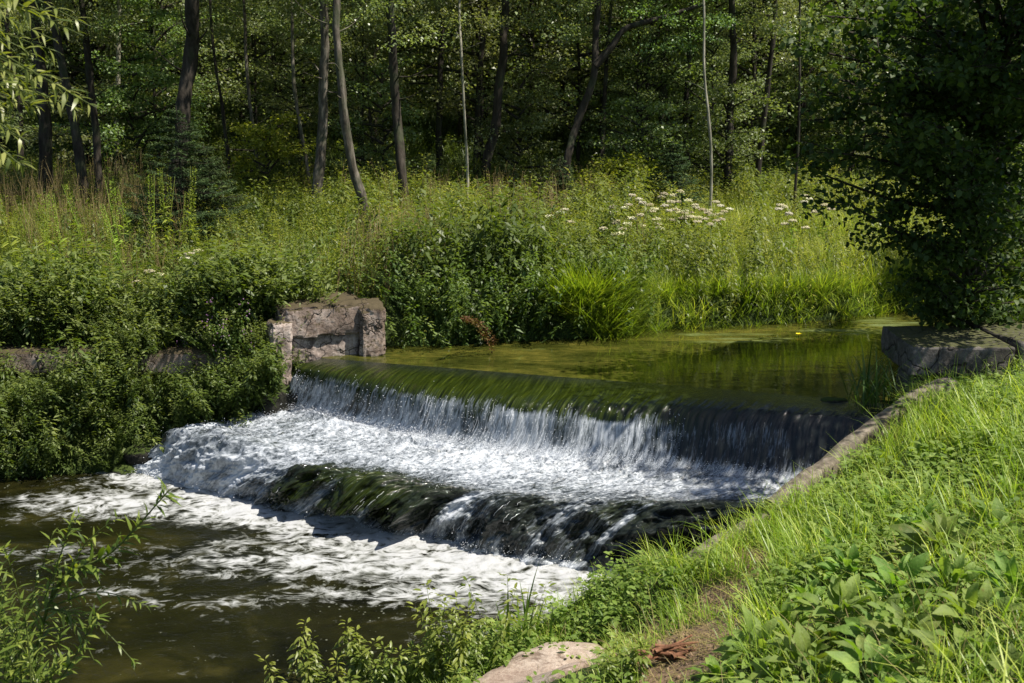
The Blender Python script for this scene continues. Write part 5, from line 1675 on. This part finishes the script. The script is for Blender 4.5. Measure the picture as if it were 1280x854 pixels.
# ------------------------------------------------------------------ big overhanging tree on the right
base = np.array([5.05, 10.7, float(H(5.05, 10.7)) - .1])
al = empty('alder_tree', base)
tag(al, 'big dark alder overhanging the upper pool from the right edge', 'tree')
ra = np.random.default_rng(303)
gw = G(); gl_ = G(); tips = []
TRK = spline([[0, 0, 0], [-.05, 0, 1.2], [.1, .1, 2.6], [.15, .2, 4.0], [.4, .1, 5.2]], 40)
tube(gw, TRK, np.linspace(.16, .04, 40), 10, .5, .3, 3)
limbs = []
for (u, v, yd) in ((1275, 210, 9.9), (1285, 270, 10.2), (1280, 330, 10.6), (1290, 390, 10.8), (1225, 230, 9.0), (1240, 290, 9.1), (1205, 320, 9.3), (1215, 190, 9.0), (1255, 360, 9.4), (1030, 20, 9.6), (1050, 100, 9.4), (1015, 110, 9.8), (1080, 170, 9.6), (1040, 190, 9.4), (1100, 110, 9.6), (1060, 40, 9.9), (1120, 220, 9.6), (1130, 290, 9.8), (1170, 360, 9.7), (1010, 60, 9.6), (1000, 150, 9.8), (1020, 215, 9.6), (1060, 255, 9.5), (1075, 130, 9.3), (1110, 40, 9.2), (1150, 200, 9.3), (1160, 300, 9.5), (1150, 345, 9.9), (1180, 390, 10.1), (1240, 380, 9.9), (1230, 250, 9.1), (1270, 150, 9.2), (1200, 100, 9.2),
                   (1250, 330, 9.7), (1270, 400, 10.2), (1150, -30, 9.4), (1250, -60, 9), (1090, 60, 8.6), (1130, 0, 8.4), (1180, 90, 8.5), (1240, 50, 8.4), (1270, 120, 8.6), (1210, -30, 8.3), (1150, 150, 8.7), (1110, -50, 8.4), (1300, 20, 8.3), (1330, -40, 8.5), (1340, 80, 8.6), (1100, 180, 10.4), (1180, 260, 10.8), (1230, 30, 10.6), (1100, 260, 10.2)):
    limbs.append(WY(u, v, yd) - base)
for k in range(14):      # the part of the crown above and beyond the frame
    a = ra.uniform(0, 6.28); limbs.append(np.array([.7 + math.cos(a) * ra.uniform(.4, 1.6), math.sin(a) * ra.uniform(.4, 1.4) + .3, ra.uniform(2.5, 5.0)]))
for k in range(22):  # unseen limbs added to cast shade on the right half of the weir
    limbs.append(np.array([ra.uniform(4.4, 6.3), ra.uniform(7.3, 8.7), ra.uniform(2.8, 5.6)]) - base)
for k in range(16):  # more unseen limbs, added to carry that shade onto the apron
    limbs.append(np.array([ra.uniform(4.1, 5.8), ra.uniform(6.9, 7.9), ra.uniform(3.6, 5.8)]) - base)
for e_ in limbs:
    z0 = np.clip(e_[2] - ra.uniform(.3, 1.2) * (1 if e_[2] > 1 else .1), .5, 6); st_ = TRK[np.argmin(np.abs(TRK[:, 2] - z0))]
    md = (st_ + e_) / 2 + ra.normal(0, .12, 3) + np.array([0, 0, .15])
    P = spline([st_, md, e_], 16); tube(gw, P, np.linspace(.035, .006, 16), 6, .5, .2)
    tips += list(P[7:])
    ln = np.linalg.norm(e_ - st_)
    for j in range(9):
        b = P[ra.integers(5, 16)]; dd = rdir(1, ra)[0] * np.array([1, .8, .5]) * ra.uniform(.25, .6)
        tube(gw, np.array([b, b + dd * .5 + ra.normal(0, .02, 3), b + dd]), [.007, .005, .002], 3, .5)
        for q in np.linspace(.2, 1, 5): tips.append(b + dd * q)
tips = np.array(tips); nleaf = 42000
wgt = np.clip(ra.normal(.6, .5, len(tips)), 0, 2); idx = ra.choice(len(tips), nleaf, p=wgt / wgt.sum())
p = tips[idx] + ra.normal(0, .09, (nleaf, 3)) * np.array([1, 1, .7])
d = rdir(nleaf, ra) * np.array([1, 1, .6]); d[:, 2] -= .35
ll = .07 * ra.uniform(.55, 1.25, nleaf)
leaves(gl_, p, d, np.array([0, 0, 1.0]) + rdir(nleaf, ra) * .7, ll, ll * .75, 'oval', np.clip(ra.normal(.5, .22, nleaf), 0, 1))
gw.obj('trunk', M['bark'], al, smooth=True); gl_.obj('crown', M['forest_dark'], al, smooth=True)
